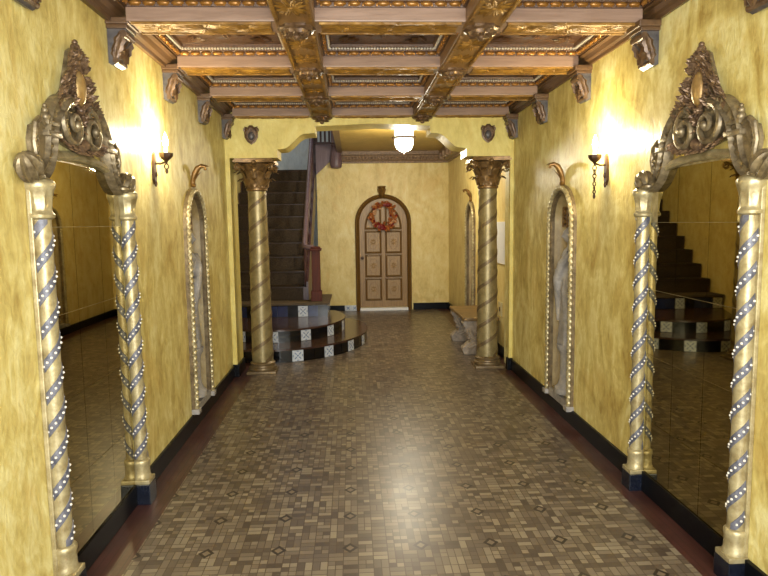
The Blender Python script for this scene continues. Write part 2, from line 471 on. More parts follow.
# wooden wall plates (crown) along both corridor walls
ZB = 2.675                      # underside of beams
prof = [(0.0, ZB + 0.005), (0.03, ZB), (0.035, ZB + 0.022), (0.06, ZB + 0.03), (0.075, ZB + 0.055), (0.105, ZB + 0.062), (0.11, ZB + 0.10), (0.11, 3.04), (0.0, 3.04)]
m = MB(); m.prism(prof, lambda a, b, d: (XL + a, d, b), YF, YP0)
struct(m.build('trim_1', 'crown', smooth=False))
m = MB(); m.prism(prof, lambda a, b, d: (XR - a * 0.75, d, b + 0.0), YF, YP0)
struct(m.build('trim_2', 'crown', smooth=False))

# carved cornice of the back room
cp = [(0.0, 2.66), (0.025, 2.665), (0.03, 2.69), (0.06, 2.70), (0.085, 2.75), (0.10, 2.79), (0.13, 2.80), (0.13, ZC), (0.0, ZC)]
m = MB(); m.prism(cp, lambda a, b, d: (d, YB - a, b), -0.22, XR2)
for i in range(34):
    x = -0.18 + i * 0.0575
    m.ball((x, YB - 0.085, 2.745), (0.02, 0.016, 0.028), 6, 4)
    m.box(x - 0.016, x + 0.016, YB - 0.15, YB - 0.12, 2.80, 2.83)
struct(m.build('trim_3', 'back_cornice', smooth=False))
m = MB(); m.prism(cp, lambda a, b, d: (XR2 - a * 1.5, d, b), YP1, YB - 0.13)
for i in range(12):
    y = YP1 + 0.15 + i * 0.36
    m.box(XR2 - 0.21, XR2 - 0.12, y, y + 0.12, 2.70, 2.80)
struct(m.build('trim_4', 'back_cornice', smooth=False))
m = MB(); m.box(-0.24, -0.15, YP1, YB - 0.13, ZC - 0.03, ZC + 0.0)
struct(m.build('trim_5', 'crown', smooth=False))

# ---------------------------------------------------------------- coffered ceiling
BY = [3.46 + 0.972 * k for k in range(4)]; BW = 0.21
LX = [-0.285, 0.742]; LW = 0.215
SPANS = [(XL + 0.11, LX[0] - LW / 2), (LX[0] + LW / 2, LX[1] - LW / 2), (LX[1] + LW / 2, XR - 0.085)]

def lotus(mb, cx, cy, z, s, ax):
    """spread of carved leaves on an underside, mirrored along ax"""
    for sg in (-1, 1):
        for k, (an, L) in enumerate(((-65, .7), (-38, .9), (-14, 1.0), (14, 1.0), (38, .9), (65, .7))):
            a = math.radians(an); d = (sg * math.cos(a), math.sin(a), 0) if ax == 0 else (math.sin(a), sg * math.cos(a), 0)
            mb.leaf((cx + d[0] * 0.012, cy + d[1] * 0.012, z), d, (0, 0, -1), s * L, s * 0.24, 0.0, 0.3)
    mb.ball((cx, cy, z), (0.016, 0.016, 0.01), 8, 4)

beam_names = ['nearest the camera', 'second from the camera', 'third from the camera', 'farthest, against the arch wall']
for k, y in enumerate(BY):
    t = thing('ceiling_beam', 'pale brown cross beam of the coffered ceiling, ' + beam_names[k], 'beam', (0.2, y, ZB), 0, 'cross beams of the coffered ceiling')
    x0, x1 = XL + 0.11, XR - 0.085; zz = 0.0
    m = MB()
    m.box(x0 - 0.2, x1 - 0.2, 0.0, BW, 0.0, 0.36, 0.006)
    m.build('timber', 'beam', t, smooth=False)
    m = MB()
    for a, b in SPANS:                                                # gilded sunk fields with carving between bosses
        a -= 0.2; b -= 0.2
        m.box(a + 0.03, b - 0.03, 0.025, BW - 0.025, -0.006, 0.0)
        m.box(a + 0.02, b - 0.02, 0.012, 0.026, -0.012, 0.0); m.box(a + 0.02, b - 0.02, BW - 0.026, BW - 0.012, -0.012, 0.0)
        c = (a + b) / 2
        lotus(m, c, BW / 2, -0.006, 0.15, 0); lotus(m, c - 0.24, BW / 2, -0.006, 0.10, 0); lotus(m, c + 0.24, BW / 2, -0.006, 0.10, 0)
    m.build('carved_underside', 'carved_gold', t)
for k, x in enumerate(LX):
    t = thing('ceiling_joist', ('left' if k == 0 else 'right') + ' lengthwise carved beam of the coffered ceiling', 'beam', (x, 0, ZB - 0.004), 0, 'lengthwise beams of the coffered ceiling')
    m = MB(); m.box(-LW / 2, LW / 2, 1.6, YP0, 0.0, 0.36, 0.006)
    m.build('timber', 'beam_long', t, smooth=False)
    m = MB()
    ys = [BY[0] - 0.972 + BW / 2] + [b + BW / 2 for b in BY]
    for a, b in zip(ys[:-1], ys[1:]):
        a += 0.14; b -= 0.14
        m.box(-LW / 2 + 0.012, -LW / 2 + 0.028, a, b, -0.014, 0.0); m.box(LW / 2 - 0.028, LW / 2 - 0.012, a, b, -0.014, 0.0)
        lotus(m, 0, a + (b - a) * 0.27, -0.002, 0.12, 1); lotus(m, 0, a + (b - a) * 0.73, -0.002, 0.12, 1)
    m.build('carved_underside', 'carved_gold', t)
    for b in BY:
        m = MB(); yb = b + BW / 2
        m.mat(M['corbel'])
        m.lathe([(0.10, 0.0), (0.10, -0.012), (0.085, -0.022), (0.07, -0.018), (0.062, -0.036), (0.03, -0.045), (0.001, -0.046)], (0, yb, 0), 24, lambda a, z: 1 + 0.05 * math.cos(12 * a))
        for j in range(8):
            a = 2 * PI * j / 8
            m.leaf((0.02 * math.cos(a), yb + 0.02 * math.sin(a), -0.04), (math.cos(a), math.sin(a), 0.12), (0, 0, -1), 0.06, 0.04, 0.1)
        m.ball((0, yb, -0.05), (0.022, 0.022, 0.016), 10, 5)
        m.build('rosette', None, t)

def make_coffer(w, L):
    """recessed panel: carved field, egg moulding, bead row and corner mouldings; origin at its centre, z = beam underside"""
    t = thing('coffer_panel', 'x', 'ceiling panel', (0, 0, 0))
    m = MB(); hw, hl = w / 2, L / 2
    m.box(-hw, hw, -hl, hl, 0.135, 0.16)
    m.ball((0, 0, 0.135), (0.05, 0.05, 0.03), 10, 6)
    for j in range(8):
        a = 2 * PI * j / 8
        m.leaf((0.04 * math.cos(a), 0.04 * math.sin(a), 0.133), (math.cos(a), math.sin(a), 0), (0, 0, -1), 0.13, 0.06, 0.02)
    for sx in (-1, 1):
        for sy in (-1, 1):
            for an in (-0.4, 0.0, 0.4):
                a = math.atan2(-sy, -sx) + an
                m.leaf((sx * (hw - 0.12), sy * (hl - 0.12), 0.133), (math.cos(a), math.sin(a), 0), (0, 0, -1), 0.15, 0.05, 0.02)
    m.build('field', 'coffer', t)
    ring = [(-hw, -hl), (hw, -hl), (hw, hl), (-hw, hl)]
    mp = lambda a, b, d: (a, b, d)
    m = MB(); m.sweep(ring, [(0.0, 0.07), (0.012, 0.07), (0.018, 0.09), (0.03, 0.098), (0.034, 0.112), (0.055, 0.118), (0.062, 0.14), (0.0, 0.14)], mp, True)
    m.build('moulding', 'coffer_side', t, smooth=False)
    m = MB()
    def along(off, z, step, fn):
        for (x0, y0), (x1, y1) in ((( -hw + off, -hl + off), (hw - off, -hl + off)), ((hw - off, -hl + off), (hw - off, hl - off)), ((hw - off, hl - off), (-hw + off, hl - off)), ((-hw + off, hl - off), (-hw + off, -hl + off))):
            n = max(1, round(math.hypot(x1 - x0, y1 - y0) / step))
            for i in range(n):
                s = (i + 0.5) / n; fn(x0 + (x1 - x0) * s, y0 + (y1 - y0) * s, z)
    along(0.020, 0.086, 0.074, lambda x, y, z: m.ball((x, y, z), ((0.034, 0.014, 0.015) if abs(abs(y) - (hl - 0.020)) < 1e-4 else (0.014, 0.034, 0.015)), 10, 5))
    along(0.018, 0.088, 0.037, lambda x, y, z: m.ball((x, y, z - 0.008), (0.007, 0.007, 0.010), 6, 4))
    m.build('egg_row', 'egg_gold', t)
    m = MB(); along(0.042, 0.112, 0.020, lambda x, y, z: m.ball((x, y, z), (0.010, 0.010, 0.010), 6, 4))
    m.build('bead_row', 'bead_white', t)
    return t
rown = ['in the row nearest the camera', 'in the second row from the camera', 'in the third row from the camera', 'in the row beside the arch wall']
coln = ['left', 'middle', 'right']
for i, (a, b) in enumerate(SPANS):
    src = None
    for k in range(4):
        loc = ((a + b) / 2, BY[k] - (0.972 - BW) / 2, ZB)
        lab = coln[i] + ' carved coffer panel with bead border ' + rown[k]
        if src is None:
            src = make_coffer(b - a, 0.972 - BW); src.location = loc; src['label'] = lab; src['group'] = 'coffer panels of the ceiling'
        else: dup(src, loc, 0, lab)

# ---------------------------------------------------------------- corbels
def make_corbel():
    t = thing('corbel', 'x', 'corbel', (0, 0, 0), 0, 'carved corbels under the ceiling')
    m = MB(); m.box(0, 0.125, -0.085, 0.085, 0.195, 0.23, 0.006); m.box(0, 0.112, -0.075, 0.075, 0.175, 0.196, 0.005)
    m.build('cap', 'crown', t, smooth=False)
    side = [(0, 0.0), (0.03, -0.012), (0.05, 0.0), (0.062, 0.035), (0.06, 0.075), (0.064, 0.105), (0.082, 0.125), (0.10, 0.145), (0.105, 0.176), (0, 0.176)]
    m = MB(); m.prism(side, lambda a, b, d: (a, d, b), -0.062, 0.062)
    m.build('bracket', 'corbel_blue', t, smooth=False)
    m = MB()
    m.leaf((0.10, 0, 0.17), (-0.5, 0, -1), (1, 0, 0.2), 0.10, 0.10, -0.2, 0.3)
    m.leaf((0.062, 0, 0.11), (-0.02, 0, -1), (1, 0, 0), 0.12, 0.085, 0.1, 0.35)
    m.tube([(0.088, -0.068, 0.15), (0.088, 0.068, 0.15)], 0.020, 10); m.tube([(0.042, -0.068, 0.012), (0.042, 0.068, 0.012)], 0.016, 10)
    for s in (-1, 1):
        m.leaf((0.08, s * 0.062, 0.16), (-0.3, 0, -1), (0, s, 0), 0.13, 0.06, 0.0, 0.25)
        m.leaf((0.04, s * 0.062, 0.02), (0.1, 0, 1), (0, s, 0), 0.08, 0.05, 0.0, 0.25)
        m.tube([(0.062, s * 0.055, 0.02), (0.066, s * 0.055, 0.06), (0.064, s * 0.055, 0.10)], 0.008, 6)
    m.build('carving', 'corbel', t)
    return t
corb = make_corbel()
ordn = ['nearest the camera, cut by the top edge', 'second from the camera, first wholly in view', 'third from the camera, above the lit sconce', 'fourth from the camera, above the niche', 'farthest from the camera, beside the arch wall']
first = True
for side, xw, rz, dz in (('left', XL, 0, 0.0), ('right', XR, PI, -0.02)):
    for k in range(5):
        y = 2.49 + 0.972 * k + 0.085 if side == 'left' else 2.47 + 0.972 * k + 0.06
        lab = 'carved wooden corbel on the %s wall, %s' % (side, ordn[k])
        loc = (xw - 0.003 if rz == 0 else xw + 0.003, y, 2.468 + dz)
        if first: corb.location = loc; corb['label'] = lab; first = False
        else: dup(corb, loc, rz, lab)

# ---------------------------------------------------------------- wall mirrors
def make_mirror(uo):
    """uo: sideways offset of the crest against the columns"""
    t = thing('wall_mirror', 'x', 'mirror', (0, 0, 0), 0, 'tall carved mirrors')
    CU, CN, CR = 0.484, 0.033, 0.038
    # glass: three columns of panes, five rows
    us = [-0.435, -0.145, 0.145, 0.435]; zs = [0.12, 0.46, 0.84, 1.22, 1.60, 1.885]
    for i in range(3):
        for j in range(5):
            z1 = zs[j + 1]; u0, u1 = us[i], us[i + 1]
            if j == 4 and i != 1:
                u0, u1 = (max(u0, -0.36), u1) if i == 0 else (u0, min(u1, 0.36))
            m = MB(); m.box(0.004, 0.009, u0 + 0.0012, u1 - 0.0012, zs[j] + 0.0012, z1 - 0.0012)
            m.build('glass_pane', 'mirror', t, smooth=False)
    m = MB(); m.box(0.001, 0.0045, -0.44, 0.44, 0.12, 1.90)
    m.box(0.001, 0.020, -0.530, -0.512, 0.12, 1.76, 0.004); m.box(0.001, 0.020, 0.512, 0.530, 0.12, 1.76, 0.004)
    m.build('backing_frame', 'gilt', t, smooth=False)
    m = MB(); m.box(0.0, 0.016, -0.40, 0.40, 0.0, 0.12, 0.003)
    m.build('base_panel', 'black', t, smooth=False)
    for s in (-1, 1):
        u = s * CU
        m = MB(); m.box(0.0, 0.092, u - 0.056, u + 0.056, 0.0, 0.12, 0.004)
        m.build('plinth', 'plinth_black', t, smooth=False)
        m = MB(); c = (CN, u, 0)
        m.box(0.0, 0.090, u - 0.054, u + 0.054, 0.12, 0.145, 0.005)
        m.lathe([(0.050, 0.14), (0.052, 0.155), (0.047, 0.165), (0.045, 0.22), (0.049, 0.235), (0.049, 0.25), (0.043, 0.258), (CR, 0.262)], c, 24)
        m.lathe([(CR - 0.002, 0.255), (CR - 0.002, 0.6), (CR - 0.002, 1.2), (CR - 0.002, 1.65)], c, 24)
        col = m.build('column', 'gilt', t)
        PT = 0.272; m = MB()
        for q in (0, 1):                                               # two ribbons wind up the shaft, each with a row of pearls
            ph = (0.6 if s < 0 else 2.0) + PI * q
            m.helix(lambda z: CR - 0.002, PT, 0.262, 1.64, 0.060, 0.004, ph, c)
            pb = MB()
            n = int((1.60 - 0.29) / PT * 15)
            for k in range(n):
                z = 0.29 + (1.60 - 0.29) * k / n; a = ph + 2 * PI * (z - 0.262) / PT; r = CR + 0.0025
                pb.ball((c[0] + r * math.sin(a), c[1] - r * math.cos(a), z), 0.0060, 6, 4)
            pb.build('pearl_string', 'pearl', col)
        m.build('spiral_ribbon', 'ribbon', col)
        m = MB()
        m.lathe([(CR, 1.63), (0.050, 1.638), (0.052, 1.65), (0.044, 1.66), (0.041, 1.67), (0.044, 1.71), (0.052, 1.745), (0.058, 1.755), (0.060, 1.775), (0.054, 1.785), (0.03, 1.80)], c, 32,
                lambda a, z: 1 + (0.07 * math.cos(8 * a) if 1.665 < z < 1.75 else 0))
        m.build('capital', 'gilt', col)
    N = (1, 0, 0)
    # crest: backing plate, scroll arms, volutes, wings, buds, foliage, medallion
    plate = [(-0.22, 2.13), (-0.27, 2.05), (-0.25, 1.98), (-0.12, 1.955), (0, 1.94), (0.12, 1.955), (0.25, 1.98), (0.27, 2.05), (0.22, 2.13), (0.13, 2.20), (0.085, 2.30), (0.045, 2.39), (0, 2.415), (-0.045, 2.39), (-0.085, 2.30), (-0.13, 2.20)]
    m = MB(); m.prism(plate, YZ(0), 0.001, 0.022)
    crest = m.build('crest', 'crest', t, smooth=False); crest.location = (0, uo, 0)
    def ribbed(path, wid, hgt, ribs, mb):
        """a raised ribbed band following path (u,z)"""
        P = []; n0 = len(path)
        for i in range(n0 - 1):                                        # Catmull-Rom refinement
            p0, p1, p2, p3 = (Vector(path[max(0, min(n0 - 1, i + q))]) for q in (-1, 0, 1, 2))
            for k in range(7):
                s = k / 7
                P.append(0.5 * ((2 * p1) + (p2 - p0) * s + (2 * p0 - 5 * p1 + 4 * p2 - p3) * s * s + (3 * p1 - p0 - 3 * p2 + p3) * s ** 3))
        P.append(Vector(path[-1])); n = len(P); rows = []
        for i, p in enumerate(P):
            d = (P[min(n - 1, i + 1)] - P[max(0, i - 1)]).normalized(); q = Vector((-d.y, d.x)); s = i / (n - 1)
            w = wid[0] + (wid[1] - wid[0]) * min(1, s * 2) if s < .5 else wid[1] + (wid[2] - wid[1]) * (s * 2 - 1)
            h = hgt * (1 + 0.22 * math.cos(2 * PI * ribs * s))
            row = []
            for o, dn in ((-0.5, 0.002), (-0.5, 0.55), (-0.40, 1.0), (-0.28, 0.62), (0.28, 0.62), (0.40, 1.0), (0.5, 0.55), (0.5, 0.002)):
                k = h if abs(o) < 0.3 else hgt
                row.append((0.004 + dn * k, p.x + q.x * o * w, p.y + q.y * o * w))
            rows.append(row)
        mb.grid(rows)
    fol = MB()
    for s in (-1, 1):
        arms = MB(); vol = MB(); wing = MB(); bud = MB()
        ribbed([(s * u, z) for u, z in ((0.455, 1.79), (0.405, 1.81), (0.350, 1.86), (0.318, 1.93), (0.303, 2.0), (0.27, 2.065), (0.215, 2.12), (0.15, 2.145), (0.09, 2.14))], (0.05, 0.085, 0.06), 0.05, 15, arms)
        sp = []
        for k in range(44):
            a = k / 43; r = 0.088 * (1 - a) + 0.014; th = PI / 2 - s * 2 * PI * 1.55 * a
            sp.append((0.034 + 0.024 * a, s * 0.100 + r * math.cos(th), 2.048 + r * math.sin(th)))
        vol.tube(sp, [0.020 - 0.010 * k / 43 for k in range(44)], 8)
        vol.ball((0.062, s * 0.100, 2.048), (0.022, 0.022, 0.022), 10, 6)
        for k in range(12):                                            # rays of the fan around each volute
            a = PI * (0.0 + 1.0 * k / 11)
            vol.leaf((0.028, s * 0.100 + 0.032 * math.cos(a), 2.048 + 0.032 * math.sin(a)), (0, math.cos(a), math.sin(a)), N, 0.064, 0.02, 0.15)
        wing.prism([(s * u, z) for u, z in ((0.30, 1.92), (0.345, 1.86), (0.40, 1.835), (0.435, 1.87), (0.445, 1.95), (0.425, 2.005), (0.37, 2.025), (0.31, 2.0))], YZ(0), 0.002, 0.034)
        wing.tube([(0.032, s * 0.425, 1.86), (0.036, s * 0.448, 1.94), (0.036, s * 0.43, 2.01), (0.032, s * 0.39, 2.035), (0.03, s * 0.35, 2.02)], 0.013, 8)
        wing.box(0.0, 0.060, min(s * 0.25, s * 0.37), max(s * 0.25, s * 0.37), 1.972, 1.996, 0.004)
        wing.box(0.0, 0.052, min(s * 0.25, s * 0.35), max(s * 0.25, s * 0.35), 2.02, 2.04, 0.004)
        for z, r in ((2.052, 0.022), (2.078, 0.016), (2.098, 0.010)): wing.ball((0.028, s * 0.325, z), r, 8, 5)
        for k in range(4): wing.ball((0.034, s * (0.43 - 0.004 * k), 1.90 + 0.035 * k), (0.012, 0.015, 0.015), 8, 5)
        bud.ball((0.042, s * 0.515, 1.832), (0.046, 0.054, 0.064), 28, 10, Matrix.Rotation(-s * 0.7, 3, 'X'), 9, 0.16)
        bud.ball((0.042, s * 0.48, 1.80), (0.04, 0.05, 0.018), 12, 5)
        arms.build('scroll_arm', 'crest', crest); vol.build('volute', 'crest', crest)
        wing.build('side_wing', 'crest', crest); bud.build('fluted_bud', 'crest', crest)
        rnd = random.Random(11)
        for k in range(22):                                            # acanthus climbing the pediment sides, two overlapping rows
            a = k / 21; u = 0.215 * (1 - a) ** 1.15 + 0.032; z = 2.125 + 0.28 * a
            ang = math.radians(80 - 50 * (k % 2) + rnd.uniform(-20, 20))
            fol.leaf((0.020, s * (u - 0.028), z - 0.01), (0.25, s * math.cos(ang), math.sin(ang)), N, 0.042 + rnd.uniform(0, 0.018), 0.034, 0.5, 0.6)
            fol.ball((0.024, s * (u - 0.04), z - 0.01), (0.018, 0.017, 0.02), 7, 4)
        for k in range(26):
            a = rnd.random(); u = rnd.uniform(0.06, 0.05 + 0.16 * (1 - a)); z = 2.13 + 0.24 * a; ang = rnd.uniform(0.2, 2.4)
            fol.leaf((0.022, s * u, z), (0.35, s * math.cos(ang), math.sin(ang)), N, 0.048, 0.03, 0.5, 0.6)
        for k in range(16):
            u = 0.01 + 0.0165 * k; z = 1.965 + 0.04 * (k / 15) ** 2 + rnd.uniform(-0.012, 0.012)
            ang = math.radians(-115 + k * 6 + rnd.uniform(-25, 25))
            fol.leaf((0.026, s * u, z), (0.3, s * math.cos(ang), math.sin(ang)), N, 0.045, 0.032, 0.5, 0.6)
        for k in range(14):
            u = rnd.uniform(0.0, 0.03); z = rnd.uniform(1.98, 2.16); ang = rnd.uniform(0, 2 * PI)
            fol.leaf((0.026, s * u, z), (0.4, s * math.cos(ang), math.sin(ang)), N, 0.045, 0.028, 0.4, 0.6)
    for z, r in ((2.385, 0.03), (2.415, 0.022), (2.438, 0.014)): fol.ball((0.03, 0, z), r, 10, 6)
    for an in (-60, -25, 25, 60):
        a = math.radians(90 + an); fol.leaf((0.025, 0, 2.36), (0.3, math.cos(a), math.sin(a)), N, 0.06, 0.035, 0.3, 0.5)
    fol.ball((0.035, 0, 1.975), (0.03, 0.035, 0.03), 12, 6, None, 8, 0.15)
    fol.build('foliage', 'crest_red', crest)
    m = MB(); m.sweep([(0.30 * math.sin(-1 + 2 * k / 16) / math.sin(1), 1.868 + 0.03 * math.cos((-1 + 2 * k / 16) * 1.4)) for k in range(17)], [(0.0, 0.0), (0.0, 0.03), (0.012, 0.04), (0.03, 0.03), (0.042, 0.02), (0.042, 0.0)], lambda a, b, d: (d, a, b))
    m.build('lower_rim', 'gilt', crest)
    m = MB(); m.ball((0.032, 0, 2.232), (0.035, 0.044, 0.082), 20, 12)
    med = m.build('medallion', 'medallion', t); med.location = (0, uo, 0)
    m = MB()
    for k in range(30):
        a = 2 * PI * k / 30; m.ball((0.038, 0.056 * math.cos(a), 2.232 + 0.096 * math.sin(a)), 0.0105, 7, 4)
    m.tube([(0.034, 0.047 * math.cos(2 * PI * k / 30), 2.232 + 0.085 * math.sin(2 * PI * k / 30)) for k in range(30)], 0.009, 6, closed=True)
    m.prism([(0.058 * math.cos(2 * PI * k / 24), 2.232 + 0.098 * math.sin(2 * PI * k / 24)) for k in range(24)], YZ(0), 0.002, 0.034)
    m.build('bead_rim', 'crest_red', med)
    return t
for uo, loc, rz, lab in ((-0.055, (XL, 3.06, 0), 0, 'left'), (0.055, (XR, 3.015, -0.02), PI, 'right')):
    mir = make_mirror(uo); mir.location = loc; mir.rotation_euler = (0, 0, rz)
    mir['label'] = 'tall gilded mirror with twisted columns on the %s wall' % lab

# ---------------------------------------------------------------- niches
def make_niche(statue):
    """local +x out of the wall, y along it"""
    t = thing('arched_niche', 'x', 'niche', (0, 0, 0))
    R, D = 0.228, 0.17
    m = MB(); rows = []
    zs = [NZ0 + 0.002] + [NZ0 + (NZS - NZ0) * k / 4 for k in range(1, 5)]
    for z in zs: rows.append([(-D * math.sin(PI * j / 16), -R * math.cos(PI * j / 16), z) for j in range(17)])
    for k in range(1, 8):
        a = PI / 2 * k / 8; rows.append([(-D * math.sin(PI * j / 16) * math.cos(a), -R * math.cos(PI * j / 16) * math.cos(a), NZS + R * math.sin(a)) for j in range(17)])
    m.grid(rows, closed_u=False); 
    m.prism([(-D * math.sin(PI * j / 16), -R * math.cos(PI * j / 16)) for j in range(17)], lambda a, b, d: (a, b, d), NZ0 + 0.0, NZ0 + 0.03)
    m.build('alcove', 'niche_inner', t)
    mp = lambda a, b, d: (d, a, b)
    m = MB(); m.sweep(arch(0.262, 0.13, NZS, 20), [(-0.036, 0.0), (-0.036, 0.028), (-0.026, 0.036), (-0.010, 0.02), (0.008, 0.02), (0.018, 0.03), (0.030, 0.026), (0.030, -0.02)], mp)
    fr = m.build('frame', 'rope_dark', t, smooth=False)
    pa = arch(0.270, 0.16, NZS, 40); P = []
    def dens(p, q, n): return [(p[0] + (q[0] - p[0]) * k / n, p[1] + (q[1] - p[1]) * k / n) for k in range(n)]
    for p, q in zip(pa[:-1], pa[1:]): P += dens(p, q, max(1, int(math.hypot(q[0] - p[0], q[1] - p[1]) / 0.0065)))
    P.append(pa[-1])
    m = MB(); m.tube([(0.034, a, b) for a, b in P], 0.019, 10, lobes=2, twist=2 * PI / 0.046, depth=0.16)
    m.build('twisted_rope', 'gilt', fr)
    for s in (-1, 1):
        m = MB(); m.box(0.0, 0.062, s * 0.268 - 0.038, s * 0.268 + 0.038, 0.125, 0.165, 0.006)
        m.build('foot_block', 'stone', t, smooth=False)
    m = MB(); m.box(-0.10, 0.03, -0.235, 0.235, 0.12, NZ0 + 0.012, 0.005)
    m.build('sill', 'stone', t, smooth=False)
    return t
def make_bracket():
    """leafy curled bracket that stands over an arch"""
    t = thing('curled_bracket', 'x', 'bracket', (0, 0, 0))
    m = MB()
    m.tube([(0.012, 0, 0.0), (0.018, 0, 0.05), (0.03, 0, 0.10), (0.055, 0, 0.145), (0.09, 0, 0.165), (0.118, 0, 0.158), (0.122, 0, 0.138), (0.105, 0, 0.135)], [0.018, 0.02, 0.022, 0.022, 0.018, 0.014, 0.011, 0.007], 10)
    m.build('stem', 'bronze_bracket', t)
    m = MB()
    for s in (-1, 1): m.leaf((0.022, s * 0.010, 0.03), (0.2, s * 0.12, 1), (1, s * 0.4, 0), 0.12, 0.035, 0.4)
    m.leaf((0.06, 0, 0.165), (1, 0, 0.1), (0, 0, 1), 0.09, 0.06, -0.2); m.ball((0.02, 0, 0.012), (0.022, 0.03, 0.02), 10, 6)
    m.build('leaf_cap', 'bronze_bracket', t)
    return t
def make_ornament():
    t = thing('hanging_ornament', 'x', 'ornament', (0, 0, 0))
    m = MB(); m.box(-0.025, 0.025, -0.055, 0.055, 0.0, 0.15, 0.006)
    m.build('box', 'iron', t, smooth=False)
    m = MB()
    for s in (-1, 1): m.box(0.024, 0.032, s * 0.05 - 0.008, s * 0.05 + 0.008, -0.004, 0.154); 
    for z in (0.0, 0.075, 0.15): m.box(0.024, 0.032, -0.055, 0.055, z - 0.006, z + 0.006)
    for z in (0.037, 0.112): m.ball((0.028, 0, z), (0.012, 0.026, 0.022), 8, 5)
    m.tube([(0, 0, 0.15), (0, 0, 0.19)], 0.004, 6)
    m.build('grille', 'bronze_bracket', t)
    return t
def make_statue():
    """draped stone figure on a slim pedestal; faces +x"""
    t = thing('stone_statue', 'x', 'statue', (0, 0, 0))
    m = MB()
    m.lathe([(0.095, 0.0), (0.095, 0.04), (0.075, 0.06), (0.06, 0.10), (0.055, 0.24), (0.062, 0.30), (0.08, 0.325), (0.085, 0.36), (0.0, 0.362)], (0, 0, 0), 20)
    m.build('pedestal', 'stone', t)
    m = MB()
    fold = lambda a, z: 1 + (0.09 * math.sin(7 * a + z * 9) + 0.05 * math.sin(12 * a)) * (1 if z < 0.86 else 0.25)
    m.lathe([(0.088, 0.355), (0.085, 0.40), (0.072, 0.55), (0.066, 0.66), (0.074, 0.74), (0.062, 0.82), (0.054, 0.87), (0.066, 0.95), (0.07, 1.0), (0.05, 1.04), (0.024, 1.06), (0.022, 1.10), (0.001, 1.11)], (0, 0, 0), 36, fold, 0.82, 1.1)
    m.ball((0.008, 0, 1.145), (0.048, 0.042, 0.056), 16, 10); m.ball((0.055, 0, 1.138), (0.012, 0.009, 0.014), 8, 5)
    m.ball((-0.028, 0, 1.165), (0.042, 0.044, 0.045), 14, 8); m.ball((-0.068, 0, 1.15), (0.022, 0.024, 0.022), 10, 6)
    m.tube([(0.0, -0.085, 1.0), (0.01, -0.105, 0.92), (0.025, -0.10, 0.84), (0.075, -0.06, 0.86), (0.09, -0.02, 0.90)], [0.026, 0.025, 0.022, 0.018, 0.014], 10)
    m.tube([(0.0, 0.085, 1.0), (0.0, 0.11, 0.92), (0.01, 0.112, 0.83), (0.04, 0.10, 0.75), (0.05, 0.088, 0.70)], [0.026, 0.025, 0.022, 0.018, 0.013], 10)
    m.tube([(0.03, 0.09, 1.02), (0.065, 0.02, 0.94), (0.07, -0.05, 0.83), (0.05, -0.075, 0.70), (0.045, -0.08, 0.52)], [0.03, 0.034, 0.036, 0.034, 0.02], 10)
    o = m.build('figure', 'stone', t)
    md = o.modifiers.new('join', 'REMESH'); md.mode = 'VOXEL'; md.voxel_size = 0.009; md.use_smooth_shade = True
    return t
nl = make_niche(True); nl.location = (XL, NLY, 0); tag(nl, 'rope-edged arched niche in the left wall beyond the mirror', 'niche', 'arched wall niches')
dup(nl, (XR, NRY, -0.015), PI, 'rope-edged arched niche in the right wall beyond the mirror')
dup(nl, (XR2, NBY, 0), PI, 'rope-edged arched niche in the back room behind the stone bench')
br = make_bracket(); br.location = (XL, NLY, 1.905); tag(br, 'curled bronze bracket above the niche in the left wall', 'bracket', 'curled brackets over the niches')
dup(br, (XR, NRY, 1.88), PI, 'curled bronze bracket above the niche in the right wall')
dup(br, (XR2, NBY, 1.895), PI, 'curled bronze bracket above the back room niche')
orn = make_ornament(); orn.location = (XL - 0.05, NLY + 0.0, 1.56); tag(orn, 'small dark grille box at the top of the left wall niche', 'ornament', 'dark boxes in the niches')
dup(orn, (XR + 0.05, NRY + 0.03, 1.55), PI, 'small dark grille box at the top of the right wall niche')
st = make_statue(); st.location = (XL - 0.050, NLY - 0.02, NZ0 + 0.031); st.scale = (1.13, 1.13, 1.13); tag(st, 'grey draped stone figure standing in the left wall niche', 'statue', 'stone figures in the niches')
dup(st, (XR + 0.050, NRY - 0.02, NZ0 + 0.016), PI, 'grey draped stone figure standing in the right wall niche')

